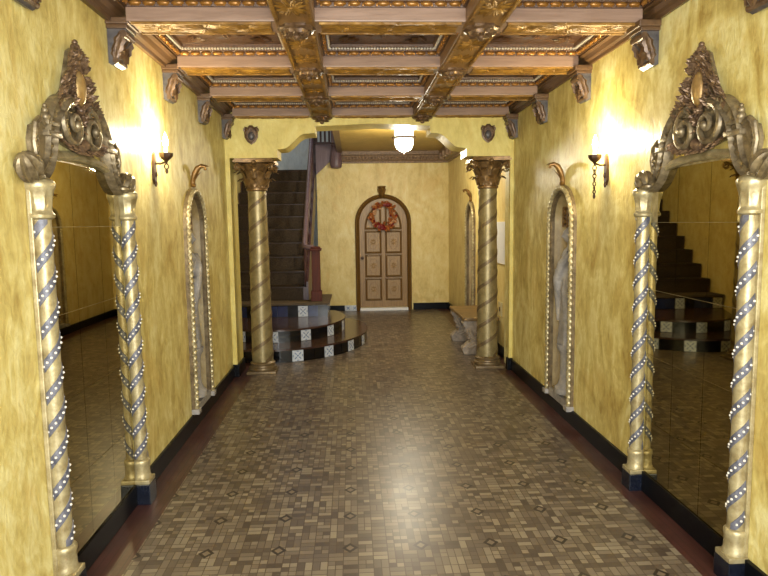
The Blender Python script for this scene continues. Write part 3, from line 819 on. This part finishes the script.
# ---------------------------------------------------------------- sconces
def make_sconce(links):
    t = thing('wall_sconce', 'x', 'sconce', (0, 0, 0))
    m = MB(); m.prism([(-0.022, 0.0), (0, -0.035), (0.022, 0.0), (0.026, 0.10), (0.016, 0.16), (0, 0.175), (-0.016, 0.16), (-0.026, 0.10)], lambda a, b, d: (d, a, b), 0.0, 0.018)
    m.ball((0.018, 0, 0.03), (0.012, 0.014, 0.02), 8, 5); m.ball((0.016, 0, -0.03), (0.01, 0.01, 0.02), 8, 5)
    m.build('back_plate', 'iron', t, smooth=False)
    m = MB(); m.tube([(0.012, 0, 0.10), (0.05, 0, 0.098), (0.072, 0, 0.105), (0.088, 0, 0.11)], 0.007, 8)
    m.build('arm', 'iron', t)
    m = MB(); m.lathe([(0.006, 0.10), (0.012, 0.115), (0.03, 0.13), (0.042, 0.145), (0.044, 0.165), (0.036, 0.162), (0.02, 0.15), (0.0, 0.15)], (0.088, 0, 0), 16, lambda a, z: 1 + (0.06 * math.cos(8 * a) if z > 0.12 else 0))
    cup = m.build('cup', 'iron', t)
    m = MB(); m.lathe([(0.012, 0.15), (0.012, 0.20), (0.009, 0.205), (0.0, 0.206)], (0.088, 0, 0), 12)
    m.build('candle', 'white_paint', cup)
    m = MB(); m.lathe([(0.008, 0.204), (0.016, 0.222), (0.018, 0.24), (0.012, 0.265), (0.004, 0.29), (0.001, 0.298)], (0.088, 0, 0), 12)
    m.build('bulb', 'bulb', cup)
    m = MB()
    z = 0.10
    for k in range(links):
        a = PI / 2 * (k % 2); r = 0.013 - 0.0008 * k
        m.tube([(0.088 + r * math.cos(q) * math.cos(a), r * math.cos(q) * math.sin(a), z - 0.02 - 0.026 * k + r * 1.35 * math.sin(q)) for q in [2 * PI * i / 12 for i in range(12)]], 0.0042, 6, closed=True)
    m.ball((0.088, 0, z - 0.023 - 0.026 * links), (0.01, 0.01, 0.018), 8, 6)
    m.build('drop_chain', 'iron', t)
    return t
sco = make_sconce(1); sco.location = (XL, 4.14, 1.90); tag(sco, 'lit candle sconce with short drop on the left wall', 'wall lamp', 'lit wall sconces')
sco = make_sconce(7); sco.location = (XR, 4.09, 1.86); sco.rotation_euler = (0, 0, PI); tag(sco, 'lit candle sconce with long hanging drop on the right wall', 'wall lamp', 'lit wall sconces')

# ---------------------------------------------------------------- portal columns
def acanthus(mb, ang, r0, z0, h, w, out):
    """upright leaf on a bell, tip curling out"""
    d = Vector((math.cos(ang), math.sin(ang), 0)); s = Vector((-math.sin(ang), math.cos(ang), 0)); rows = []
    for i in range(9):
        t = i / 8
        if t < 0.75: r = r0 + 0.012 + out * 0.35 * (t / 0.75) ** 2; z = z0 + h * t / 0.75
        else: a = (t - 0.75) / 0.25 * PI * 0.95; r = r0 + 0.012 + out * 0.35 + out * 0.36 * (1 - math.cos(a)); z = z0 + h + 0.018 * math.sin(a) - 0.02 * (1 - math.cos(a)) / 2
        ww = w * 0.5 * (0.55 + 0.6 * math.sin(PI * min(1, t * 1.1))) * (1 + 0.18 * math.cos(t * 22)) * (1 if t < .9 else .7)
        c = Vector((0, 0, z)) + d * r
        rows.append([c - s * ww, c - s * ww * .5 + d * 0.010, c + d * 0.005, c + s * ww * .5 + d * 0.010, c + s * ww, c + s * ww * .5 - d * 0.006, c - s * ww * .5 - d * 0.006])
    mb.grid(rows)
def make_column():
    t = thing('spiral_column', 'x', 'column', (0, 0, 0), 0, 'twisted columns of the archway')
    m = MB(); m.box(-0.155, 0.155, -0.155, 0.155, 0.0, 0.03, 0.005)
    m.lathe([(0.148, 0.03), (0.155, 0.045), (0.150, 0.065), (0.132, 0.07), (0.128, 0.085), (0.136, 0.095), (0.136, 0.108), (0.122, 0.118), (0.115, 0.125)], (0, 0, 0), 32)
    m.build('base', 'column_band', t)
    rf = lambda z: 0.114 - 0.019 * max(0, (z - 0.12) / 1.83) ** 1.1
    m = MB(); m.lathe([(rf(0.12 + 1.84 * k / 14), 0.12 + 1.84 * k / 14) for k in range(15)], (0, 0, 0), 40)
    sh = m.build('shaft', 'column_gold', t)
    m = MB(); [m.helix(rf, 0.43, 0.125, 1.945, 0.050, 0.006, 0.4 + PI * q) for q in (0, 1)]
    m.build('spiral_band', 'column_band', sh)
    m = MB()
    m.lathe([(0.100, 1.945), (0.112, 1.955), (0.112, 1.972), (0.102, 1.98), (0.100, 2.0), (0.105, 2.10), (0.125, 2.17), (0.155, 2.225), (0.12, 2.24)], (0, 0, 0), 32)
    # abacus with concave sides
    ab = []
    for q in range(4):
        a0 = PI / 4 + q * PI / 2; R = 0.292
        p = (R * math.cos(a0), R * math.sin(a0)); p2 = (R * math.cos(a0 + PI / 2), R * math.sin(a0 + PI / 2))
        am = a0 + PI / 4
        for k in range(7):
            s = k / 7; inn = 0.035 * math.sin(PI * s)
            ab.append((p[0] + (p2[0] - p[0]) * s - inn * math.cos(am), p[1] + (p2[1] - p[1]) * s - inn * math.sin(am)))
    m.prism(ab, lambda a, b, d: (a, b, d), 2.235, 2.255); m.prism([(a * 0.95, b * 0.95) for a, b in ab], lambda a, b, d: (a, b, d), 2.252, 2.274)
    cp = m.build('capital', 'capital', t)
    m = MB()
    for k in range(8): acanthus(m, 2 * PI * k / 8, 0.098, 1.985, 0.085, 0.085, 0.08)
    for k in range(8): acanthus(m, 2 * PI * (k + 0.5) / 8, 0.102, 2.03, 0.12, 0.08, 0.115)
    for k in range(4): acanthus(m, 2 * PI * k / 4, 0.125, 2.14, 0.06, 0.06, 0.09)
    m.build('acanthus_leaves', 'capital', cp)
    m = MB()
    for q in range(4):
        a0 = PI / 4 + q * PI / 2; d = Vector((math.cos(a0), math.sin(a0), 0))
        pts = []; rr = []
        for k in range(8): s = k / 7; pts.append(d * (0.115 + 0.115 * s ** 1.5) + Vector((0, 0, 2.10 + 0.115 * s ** 0.8))); rr.append(0.014)
        for k in range(1, 22):
            a = k / 21; th = PI / 2 - 2 * PI * 1.3 * a; r = 0.032 * (1 - a) + 0.006
            pts.append(d * (0.235 + r * math.cos(th)) + Vector((0, 0, 2.185 + r * math.sin(th)))); rr.append(0.014 - 0.005 * a)
        m.tube(pts, rr, 8)
        m.ball(d * 0.0 + Vector((0.165 * math.cos(a0 + PI / 4), 0.165 * math.sin(a0 + PI / 4), 2.235)), (0.028, 0.028, 0.024), 10, 6, None, 6, 0.15)
    m.build('corner_scrolls', 'capital', cp)
    return t
pc = make_column(); pc.location = (-0.998, 6.70, 0); pc['label'] = 'gold twisted column with leafy capital left of the archway, beside the curved steps'
dup(pc, (1.470, 6.70, 0), 0.6 * 0, 'gold twisted column with leafy capital right of the archway, before the bench')

# shields over the columns
def make_shield():
    t = thing('shield_plaque', 'x', 'plaque', (0, 0, 0))
    sh = [(0, -0.085), (0.035, -0.06), (0.058, -0.02), (0.062, 0.03), (0.05, 0.05), (0.056, 0.075), (0.03, 0.068), (0.012, 0.09), (-0.012, 0.09), (-0.03, 0.068), (-0.056, 0.075), (-0.05, 0.05), (-0.062, 0.03), (-0.058, -0.02), (-0.035, -0.06)]
    m = MB(); m.prism(sh, lambda a, b, d: (a, -d, b), 0.0, 0.018); m.sweep(sh, [(-0.008, 0.012), (-0.008, 0.026), (0.004, 0.03), (0.012, 0.024), (0.012, 0.012)], lambda a, b, d: (a, -d, b), True)
    m.tube([(-0.056, -0.02, 0.07), (-0.07, -0.022, 0.062), (-0.072, -0.022, 0.045), (-0.062, -0.02, 0.04)], 0.008, 6); m.tube([(0.056, -0.02, 0.07), (0.07, -0.022, 0.062), (0.072, -0.022, 0.045), (0.062, -0.02, 0.04)], 0.008, 6)
    m.build('plate', 'corbel', t)
    m = MB(); m.ball((0, -0.018, -0.008), (0.034, 0.022, 0.044), 14, 8)
    m.build('boss', 'corbel_blue', t)
    return t
shd = make_shield(); shd.location = (-1.005, YP0, 2.50); tag(shd, 'small dark shield plaque above the left twisted column', 'plaque', 'shield plaques on the arch wall')
dup(shd, (1.425, YP0, 2.50), 0, 'small dark shield plaque above the right twisted column')

# ---------------------------------------------------------------- door, wreath, keystone
DX = 0.562
t = thing('door_1', 'arched wooden door with eight panels in the back wall', 'door', (DX, YB, 0)); t['kind'] = 'structure'
mp = XZ(0.0)
m = MB(); m.sweep(arch(0.47, 0.0, 1.60, 26), [(0.038, 0.0), (0.038, 0.05), (0.02, 0.07), (0.0, 0.06), (-0.012, 0.075), (-0.038, 0.05), (-0.042, 0.0)], mp)
m.build('door_frame', 'door_dark', t, smooth=False)
m = MB(); m.prism(arch(0.435, 0.06, 1.60, 26), mp, 0.0, 0.022)
leaf = m.build('leaf', 'door_wood', t, smooth=False)
m = MB()
PX = [(-0.315, -0.055), (0.055, 0.315)]; PZ = [(0.205, 0.575), (0.635, 1.005), (1.065, 1.435)]
pan = []
for a, b in PX:
    for c, d in PZ: pan.append([(a, c), (b, c), (b, d), (a, d)])
for s in (-1, 1):
    q = [(s * 0.055, 1.50), (s * 0.315, 1.50)] + [(s * 0.315 * math.cos(PI / 2 * k / 8 * 0.89), 1.50 + 0.37 * math.sin(PI / 2 * k / 8)) for k in range(1, 9)]
    pan.append(q if s > 0 else list(reversed(q)))
mo = MB()
for q in pan:
    m.prism(q, mp, 0.0215, 0.026); mo.sweep(q, [(-0.024, 0.02), (-0.022, 0.036), (-0.002, 0.042), (0.012, 0.034), (0.014, 0.02)], mp, True)
m.build('panels', 'door_panel', leaf, smooth=False)
mo.build('panel_mouldings', 'door_dark', leaf, smooth=False)
m = MB()
for a, b in PX:
    for c, d in PZ:
        x, z = (a + b) / 2, (c + d) / 2
        oct_ = [(x + 0.085 * math.cos(PI / 8 + PI / 4 * k), z + 0.135 * math.sin(PI / 8 + PI / 4 * k)) for k in range(8)]
        m.sweep(oct_, [(-0.006, 0.024), (-0.004, 0.031), (0.004, 0.031), (0.006, 0.024)], mp, True)
        for k in range(8):
            g = PI / 4 * k; m.leaf((x + 0.012 * math.cos(g), -0.025, z + 0.012 * math.sin(g)), (math.cos(g), 0, math.sin(g) * 1.4), (0, -1, 0), 0.055, 0.02, 0.0)
m.build('panel_carving', 'door_wood', leaf)
m = MB(); m.lathe([(0.03, 0), (0.03, 0.008), (0.012, 0.014), (0.012, 0.035), (0.028, 0.045), (0.026, 0.065), (0.0, 0.07)], (0, 0, 0), 14)
k = m.build('knob', 'iron', leaf); k.rotation_euler = (PI / 2, 0, 0); k.location = (-0.385, -0.022, 0.965)
m = MB(); m.box(-0.44, 0.44, -0.09, 0.0, 0.0, 0.05, 0.006)
m.build('threshold', 'white_paint', t, smooth=False)

t = thing('keystone_ornament', 'dark carved urn-shaped ornament above the arched door', 'ornament', (DX - 0.02, YB, 2.05))
m = MB(); m.lathe([(0.025, 0.0), (0.045, 0.02), (0.05, 0.06), (0.07, 0.11), (0.075, 0.15), (0.06, 0.165), (0.072, 0.18), (0.072, 0.20), (0.03, 0.205), (0.0, 0.206)], (0, -0.06, 0), 16, lambda a, z: 1 + 0.05 * math.cos(8 * a))
m.build('urn', 'bronze_bracket', t)
m = MB(); m.box(-0.03, 0.03, -0.06, 0, 0.02, 0.16); m.build('bracket', 'bronze_bracket', t, smooth=False)

t = thing('autumn_wreath', 'orange and dark red leaf wreath hanging on the arched door', 'wreath', (DX, YB - 0.10, 1.715))
m = MB(); m.mat(M['wreath_leaf'])
m.tube([(0.185 * math.cos(2 * PI * k / 24), 0.02, 0.20 * math.sin(2 * PI * k / 24)) for k in range(24)], 0.022, 8, closed=True)
ring = m.build('leaf_ring', None, t)
def leaves(n, mat, name, seed, L):
    rnd = random.Random(seed); m = MB()
    for k in range(n):
        a = rnd.uniform(0, 2 * PI); r = 0.19 + rnd.uniform(-0.035, 0.035); b = a + rnd.uniform(-1.2, 1.2) + (0 if rnd.random() < .7 else PI)
        m.leaf((r * math.cos(a), -0.005 - rnd.uniform(0, 0.02), r * 1.06 * math.sin(a)), (math.cos(b), -0.5, math.sin(b)), (0.1, -1, 0.1), L * rnd.uniform(0.7, 1.2), 0.045, 0.15, 0.2)
    return m.build(name, mat, t)
leaves(70, 'wreath_leaf', 'orange_leaves', 1, 0.085); leaves(26, 'wreath_pale', 'pale_leaves', 2, 0.07); leaves(22, 'wreath_red', 'red_leaves', 3, 0.07)
m = MB()
for cx, cz in ((0.05, 0.205), (0.095, 0.20), (-0.06, -0.195), (-0.01, -0.215), (-0.03, -0.18)): m.ball((cx, -0.035, cz), (0.05, 0.03, 0.04), 10, 6, None, 5, 0.2)
m.build('red_bow', 'wreath_red', t)

# ---------------------------------------------------------------- curved tiled steps and carpeted stairs
SX0 = SWX + 0.012
def steparc(ax, ay, z, n=60):
    """front edge of a curved step, from the left well wall round to behind its right end"""
    out = []
    for k in range(n + 1):
        a = -PI * 0.72 + (PI * 0.72 + 0.62) * k / n
        out.append((-1.0 + ax * math.cos(a), 8.52 + ay * math.sin(a)))
    return out
def clipx(p): return (max(p[0], SX0), p[1])
def resample(path, d):
    out = [path[0]]; acc = 0
    for p, q in zip(path[:-1], path[1:]):
        L = math.hypot(q[0] - p[0], q[1] - p[1]); s = 0
        while acc + (L - s) >= d:
            s += d - acc; acc = 0; f = s / L; out.append((p[0] + (q[0] - p[0]) * f, p[1] + (q[1] - p[1]) * f))
        acc += L - s
    return out
t = thing('staircase', 'carpeted staircase rising from curved black and white tiled steps behind the left column', 'stairs', (0, 0, 0)); stair = t
SH = 0.16
def tile_row(path, z0, z1, start, name, pat, par):
    """glazed riser tiles set along a plan path"""
    pts = resample(path, 0.139); mb = MB(); wb = mb
    for i, (p, q) in enumerate(zip(pts[:-1], pts[1:])):
        d = Vector((q[0] - p[0], q[1] - p[1], 0)).normalized(); nrm = Vector((d.y, -d.x, 0)); c = Vector(((p[0] + q[0]) / 2, (p[1] + q[1]) / 2, (z0 + z1) / 2))
        mt = Matrix((( d.x, nrm.x, 0, c.x), (d.y, nrm.y, 0, c.y), (0, 0, 1, c.z), (0, 0, 0, 1)))
        kind = pat[(i + start) % len(pat)]; hh = (z1 - z0) / 2
        if kind == 'W': 
            wb.mat(M['tile_white']); wb.box(-0.066, 0.066, -0.02, 0.008, -hh + 0.004, hh - 0.004, 0, mt)
            wb.mat(M['tile_pattern'])
            for a in (PI / 4, 3 * PI / 4):
                for rr in (0.036, -0.036): wb.box(-0.016, 0.016, 0.008, 0.0095, -0.006, 0.006, 0, mt @ Matrix.Rotation(a, 4, 'Y') @ Matrix.Translation((rr, 0, 0)))
            wb.box(-0.010, 0.010, 0.008, 0.0095, -0.010, 0.010, 0, mt)
            for sx in (-1, 1):
                wb.box(sx * 0.056 - 0.005, sx * 0.056 + 0.005, 0.008, 0.0095, -0.014, 0.014, 0, mt); wb.box(-0.014, 0.014, 0.008, 0.0095, sx * 0.054 - 0.005, sx * 0.054 + 0.005, 0, mt)
        else:
            mb.mat(M['tile_black'] if kind == 'B' else M['tile_blue']); mb.box(-0.067, 0.067, -0.02, 0.008, -hh + 0.004, hh - 0.004, 0, mt)
    mb.build('riser_tiles', None, par, smooth=False)
for i, (ax, ay, z0) in enumerate(((1.17, 1.42, 0.0), (0.87, 1.02, SH))):
    arc = [clipx(p) for p in steparc(ax, ay, 0)]
    # drop duplicate clipped points
    arc2 = [arc[0]]
    for p in arc[1:]:
        if math.hypot(p[0] - arc2[-1][0], p[1] - arc2[-1][1]) > 1e-4: arc2.append(p)
    arc2 = [p for p in arc2 if p[0] > SX0 + 1e-3 or True]
    poly = [(SX0, 8.53)] + arc2 + [(-0.36, arc2[-1][1] + 0.03), (-0.36, 8.53)]
    m = MB(); m.prism(poly, lambda a, b, d: (a, b, d), z0, z0 + SH - 0.022)
    stp = m.build('curved_step', 'tile_black', t, smooth=False)
    lip = [(-1.0 + (p[0] + 1.0) * 1.015, 8.52 + (p[1] - 8.52) * 1.015) for p in arc2]; lip = [clipx(p) for p in lip]
    m = MB(); m.prism([(SX0, 8.53)] + lip + [(-0.36, arc2[-1][1] + 0.03), (-0.36, 8.53)], lambda a, b, d: (a, b, d), z0 + SH - 0.022, z0 + SH)
    m.build('tread', 'tread', stp, smooth=False)
    path = [p for p in arc2 if p[0] > SWX + 0.02]
    tile_row(path, z0, z0 + SH - 0.022, (1, 2)[i], 'riser', 'WBB', stp)
# landing block with straight tiled riser
m = MB(); m.prism([(SX0, 8.53), (-0.365, 8.53), (-0.365, 9.5), (-0.625, 9.5), (-0.625, 8.84), (SX0, 8.84)], lambda a, b, d: (a, b, d), 0.0, 0.49); land = m.build('landing', 'tile_black', t, smooth=False)
tile_row([(SWX + 0.02 + 0.1 * k, 8.53) for k in range(16)], 0.32, 0.475, 1, 'riser', 'BWUU', land)
tile_row([(-0.365, 8.53 + 0.1 * k) for k in range(10)], 0.32, 0.475, 0, 'riser', 'BBW', land)
m = MB(); m.prism([(SX0, 8.49), (-0.33, 8.49), (-0.33, 9.52), (-0.628, 9.52), (-0.628, 8.845), (SX0, 8.845)], lambda a, b, d: (a, b, d), 0.488, 0.515); m.build('landing_carpet', 'carpet_grey', land, smooth=False)

XS = -0.665
t = stair
nst = 10; RISE, RUN, Y0, Z0 = 0.203, 0.25, 8.86, 0.50
pl = [(Y0, Z0)]
for k in range(nst):
    pl += [(Y0 + k * RUN, Z0 + (k + 1) * RISE), (Y0 + (k + 1) * RUN, Z0 + (k + 1) * RISE)]
yl = Y0 + nst * RUN; zl = Z0 + nst * RISE
pl = pl[:-1] + [(12.58, zl), (12.58, zl - 0.3), (yl, zl - 0.3), (9.5, 0.0), (Y0, 0.0)]
m = MB(); m.prism(pl, lambda a, b, d: (d, a, b), SWX + 0.012, XS)
m.build('flight', 'dark_wood', t, smooth=False)
m = MB()
for k in range(nst):
    y = Y0 + k * RUN; z = Z0 + (k + 1) * RISE
    m.box(SWX + 0.03, XS - 0.05, y - 0.006, y + 0.0, z - RISE + 0.008, z - 0.01)
    m.box(SWX + 0.03, XS - 0.05, y - 0.028, y + RUN - 0.006, z - 0.002, z + 0.012, 0.006)
m.build('carpet', 'carpet', t, smooth=False)
m = MB(); m.prism([(Y0 - 0.04, Z0 + 0.02), (Y0 - 0.04, Z0 + 0.28), (yl, zl + 0.14), (yl, zl - 0.4), (9.3, Z0 + 0.1), (Y0 - 0.04, Z0 + 0.02)][:-1], lambda a, b, d: (d, a, b), XS, XS + 0.03)
m.build('stringer', 'dark_wood', t, smooth=False)

st_ = t
t = bpy.data.objects.new('railing', None); COL.objects.link(t); t.parent = st_
m = MB(); nx, ny = -0.515, 8.72
m.box(nx - 0.075, nx + 0.075, ny - 0.075, ny + 0.075, 0.515, 0.66, 0.008); m.box(nx - 0.058, nx + 0.058, ny - 0.058, ny + 0.058, 0.66, 1.22, 0.006)
m.box(nx - 0.08, nx + 0.08, ny - 0.08, ny + 0.08, 1.22, 1.255, 0.01); m.box(nx - 0.065, nx + 0.065, ny - 0.065, ny + 0.065, 1.255, 1.28, 0.01)
m.build('newel_post', 'newel_wood', t, smooth=False)
sl = RISE / RUN; hx = XS - 0.02
rail = [(nx - 0.03, ny, 1.268), (-0.60, 8.74, 1.265), (hx + 0.02, 8.80, 1.275), (hx, 8.92, 1.32), (hx, 9.10, 1.44)]
rail += [(hx, 9.10 + k * 0.5, 1.44 + k * 0.5 * sl) for k in range(1, 5)] + [(hx, 11.35, 1.44 + 2.25 * sl)]
m = MB(); m.tube(rail, 0.035, 10); m.build('handrail', 'mauve_wood', t)
for k in range(10):
    y = Y0 + 0.12 + k * RUN; zb = Z0 + (k + 1) * RISE + 0.012
    m = MB(); m.lathe([(0.018, 0.0), (0.018, 0.10), (0.024, 0.12), (0.014, 0.15), (0.022, 0.35), (0.014, 0.62), (0.018, 0.66), (0.018, 1.44 + (y - 9.10) * sl - zb)], (hx, y, zb), 8)
    m.build('baluster', 'dark_wood', t)
m = MB(); m.box(hx - 0.055, hx + 0.08, 11.36, 11.49, zl - 0.35, 3.75, 0.006)
m.build('top_post', 'dark_wood', t, smooth=False)

t = thing('upper_balustrade', 'mauve upper stair flight edge with hanging newel drop left of the door wall', 'balustrade', (0, 0, 0))
m = MB(); m.prism([(-0.62, 2.46), (-0.345, 2.72), (-0.20, 2.86), (-0.20, 3.02), (-0.62, 2.98)], XZ(11.27), 0.0, 0.06)
m.build('stringer', 'mauve_wood', t, smooth=False)
m = MB(); m.box(-0.62, -0.20, 11.19, 11.27, 2.99, 3.03, 0.006); m.build('shoe_rail', 'dark_wood', t, smooth=False)
for k in range(4):
    x = -0.60 + k * 0.075
    m = MB(); m.box(x - 0.018, x + 0.018, 11.21, 11.25, 3.03, 3.75); m.build('baluster', 'dark_wood', t, smooth=False)
m = MB(); c = (-0.262, 11.16, 0)
m.box(c[0] - 0.08, c[0] + 0.08, c[1] - 0.08, c[1] + 0.08, 3.0, 3.7, 0.008)
m.lathe([(0.075, 3.0), (0.09, 2.96), (0.07, 2.93), (0.085, 2.86), (0.105, 2.74), (0.105, 2.62), (0.09, 2.575), (0.04, 2.56), (0.0, 2.56)], c, 20)
m.build('newel_drop', 'mauve_wood', t)

# tile strip at the foot of the back wall
t = thing('tile_skirting', 'blue and white patterned skirting tile left of the arched door', 'tile', (-0.04, YB, 0))
m = MB(); m.mat(M['tile_white']); m.box(-0.12, 0.115, -0.03, 0, 0, 0.10, 0.004); m.mat(M['tile_pattern'])
for x in (-0.06, 0.06):
    for a in (PI / 4, 3 * PI / 4): m.box(-0.035, 0.035, -0.032, -0.03, -0.007, 0.007, 0, Matrix.Translation((x, 0, 0.05)) @ Matrix.Rotation(a, 4, 'Y'))
    m.box(x - 0.012, x + 0.012, -0.0325, -0.03, 0.038, 0.062)
m.build('tile', None, t, smooth=False)

# ---------------------------------------------------------------- bench, notices, ceiling lamp
t = thing('stone_bench', 'carved grey stone bench against the right wall of the back room', 'bench', (1.535, 7.80, 0))
m = MB(); m.box(-0.225, 0.20, -0.56, 0.56, 0.415, 0.455, 0.012); m.build('seat', 'bench_seat', t, smooth=False)
for yc in (-0.42, 0.42):
    m = MB()
    prof = [(-0.21, 0.0), (0.17, 0.0), (0.17, 0.415), (-0.20, 0.415), (-0.215, 0.37), (-0.19, 0.32), (-0.14, 0.27), (-0.12, 0.21), (-0.14, 0.15), (-0.19, 0.11), (-0.225, 0.06)]
    m.prism(prof, lambda a, b, d: (a, yc + d, b), -0.065, 0.065)
    m.tube([(-0.185, yc - 0.07, 0.375), (-0.185, yc + 0.07, 0.375)], 0.038, 12); m.tube([(-0.185, yc - 0.07, 0.055), (-0.185, yc + 0.07, 0.055)], 0.045, 12)
    for s in (-1, 1):
        for k in range(9):
            a = 2 * PI * k / 9; m.leaf((0.0 + 0.02 * math.cos(a), yc + s * 0.063, 0.22 + 0.02 * math.sin(a)), (math.cos(a), s * 0.1, math.sin(a) * 1.5), (0, s, 0), 0.10, 0.05, 0.1)
        m.ball((0.0, yc + s * 0.065, 0.22), (0.03, 0.02, 0.04), 10, 6)
        m.leaf((-0.17, yc + s * 0.062, 0.33), (0.5, 0, -1), (0, s, 0), 0.17, 0.07, 0.1); m.leaf((-0.18, yc + s * 0.062, 0.08), (0.9, 0, 0.4), (0, s, 0), 0.17, 0.07, 0.1)
    for z in (0.33, 0.2, 0.12): m.ball((-0.135, yc, z), (0.035, 0.05, 0.03), 10, 6)
    m.build('leg', 'bench_stone', t)
m = MB(); m.box(-0.05, 0.06, -0.36, 0.36, 0.14, 0.20, 0.01); m.build('stretcher', 'bench_stone', t, smooth=False)

m = MB(); m.box(-0.03, 0.0, -0.33, 0.33, -0.245, 0.245, 0.005)
tag(m.build('notice_panel', 'white_paint', None, smooth=False, loc=(XR2 + 0.004, 7.235, 1.345)), 'blank white panel on the right wall behind the right column', 'panel')
t = thing('switch_plate', 'small ivory switch plate low on the right wall behind the right column', 'switch', (XR2, 7.30, 0.55))
m = MB(); m.box(-0.012, 0, -0.10, 0.06, -0.085, 0.085, 0.004); m.build('plate', 'plate', t, smooth=False)
m = MB(); m.box(-0.02, -0.011, -0.035, 0.0, -0.025, 0.025, 0.003); m.build('toggle', 'iron', t, smooth=False)

LAMP = (0.70, 8.25, ZC)
t = thing('ceiling_lamp', 'lit two-tier glass ceiling lamp in the back room', 'ceiling lamp', LAMP)
m = MB(); m.lathe([(0.0, 0.0), (0.06, 0.0), (0.06, -0.02), (0.0, -0.022)], (0, 0, 0), 20); m.build('canopy', 'iron', t)
m = MB(); m.lathe([(0.118, -0.022), (0.125, -0.04), (0.125, -0.135), (0.118, -0.15), (0.0, -0.152)], (0, 0, 0), 28); m.build('upper_glass', 'lamp_glass', t)
m = MB(); m.lathe([(0.10, -0.148), (0.155, -0.152), (0.158, -0.170), (0.10, -0.176)], (0, 0, 0), 28); m.build('rim', 'iron', t)
m = MB(); m.lathe([(0.118, -0.17), (0.125, -0.19), (0.122, -0.25), (0.10, -0.30), (0.05, -0.335), (0.0, -0.34)], (0, 0, 0), 28); m.build('lower_glass', 'lamp_glass', t)
m = MB(); m.ball((0, 0, -0.35), (0.014, 0.014, 0.018), 8, 6); m.build('finial', 'iron', t)

# ---------------------------------------------------------------- lights
def light(name, typ, loc, energy, color, size=0.1, rot=None, size_y=None):
    l = bpy.data.lights.new(name, typ); l.energy = energy; l.color = color
    if typ == 'AREA':
        l.size = size
        if size_y: l.shape = 'RECTANGLE'; l.size_y = size_y
    else: l.shadow_soft_size = size
    o = bpy.data.objects.new(name, l); COL.objects.link(o); o.location = loc
    if rot: o.rotation_euler = rot
    return o
light('sconce_light', 'POINT', (XL + 0.088, 4.14, 2.145), 60, (1.0, 0.86, 0.54), 0.035)
light('sconce_light', 'POINT', (XR - 0.088, 4.09, 2.105), 60, (1.0, 0.86, 0.54), 0.035)
light('ceiling_lamp_light', 'POINT', (LAMP[0], LAMP[1], ZC - 0.46), 90, (1.0, 0.92, 0.72), 0.10)
light('entrance_daylight', 'AREA', (0.2, -1.0, 1.75), 250, (0.98, 1.0, 0.96), 2.4, (PI / 2, 0, 0), 2.4)
light('camera_flash', 'AREA', (0.05, 0.05, 1.72), 30, (1.0, 0.98, 0.95), 0.12, (PI / 2 - 0.02, 0, 0), 0.12)
light('stair_window_light', 'AREA', (-1.2, 11.2, 4.6), 9, (0.80, 0.88, 1.0), 1.0, (0, 0, 0), 1.0)
w = bpy.data.worlds.new('world'); sc.world = w; w.use_nodes = True
bg = w.node_tree.nodes['Background']; bg.inputs[0].default_value = (0.95, 0.95, 1.0, 1); bg.inputs[1].default_value = 0.7

# ---------------------------------------------------------------- camera
cam = bpy.data.cameras.new('camera'); co = bpy.data.objects.new('camera', cam); COL.objects.link(co)
cam.sensor_fit = 'HORIZONTAL'; cam.sensor_width = 36.0; cam.lens = 36.0 * 620.0 / 768.0
cam.clip_start = 0.02
F = 620.0
yd = Vector((352 - 384.0, 223 - 288.0, F)).normalized()
dn = Vector((81.0, (F * F - 32 * 81.0) / 65.0, F)).normalized()
up = -dn; xd = yd.cross(up)
# rows: world axes expressed in camera (right, down, forward)
R = Matrix((xd, yd, up))
c0 = R @ Vector((1, 0, 0)); c1 = R @ Vector((0, -1, 0)); c2 = R @ Vector((0, 0, -1))
mw = Matrix((c0, c1, c2)).transposed().to_4x4(); mw.translation = Vector((0, 0, 1.6))
co.matrix_world = mw
sc.camera = co
sc.view_settings.view_transform = 'Standard'; sc.view_settings.look = 'None'
sc.view_settings.gamma = 1.0; sc.view_settings.exposure = 0.0; sc.view_settings.use_curve_mapping = False
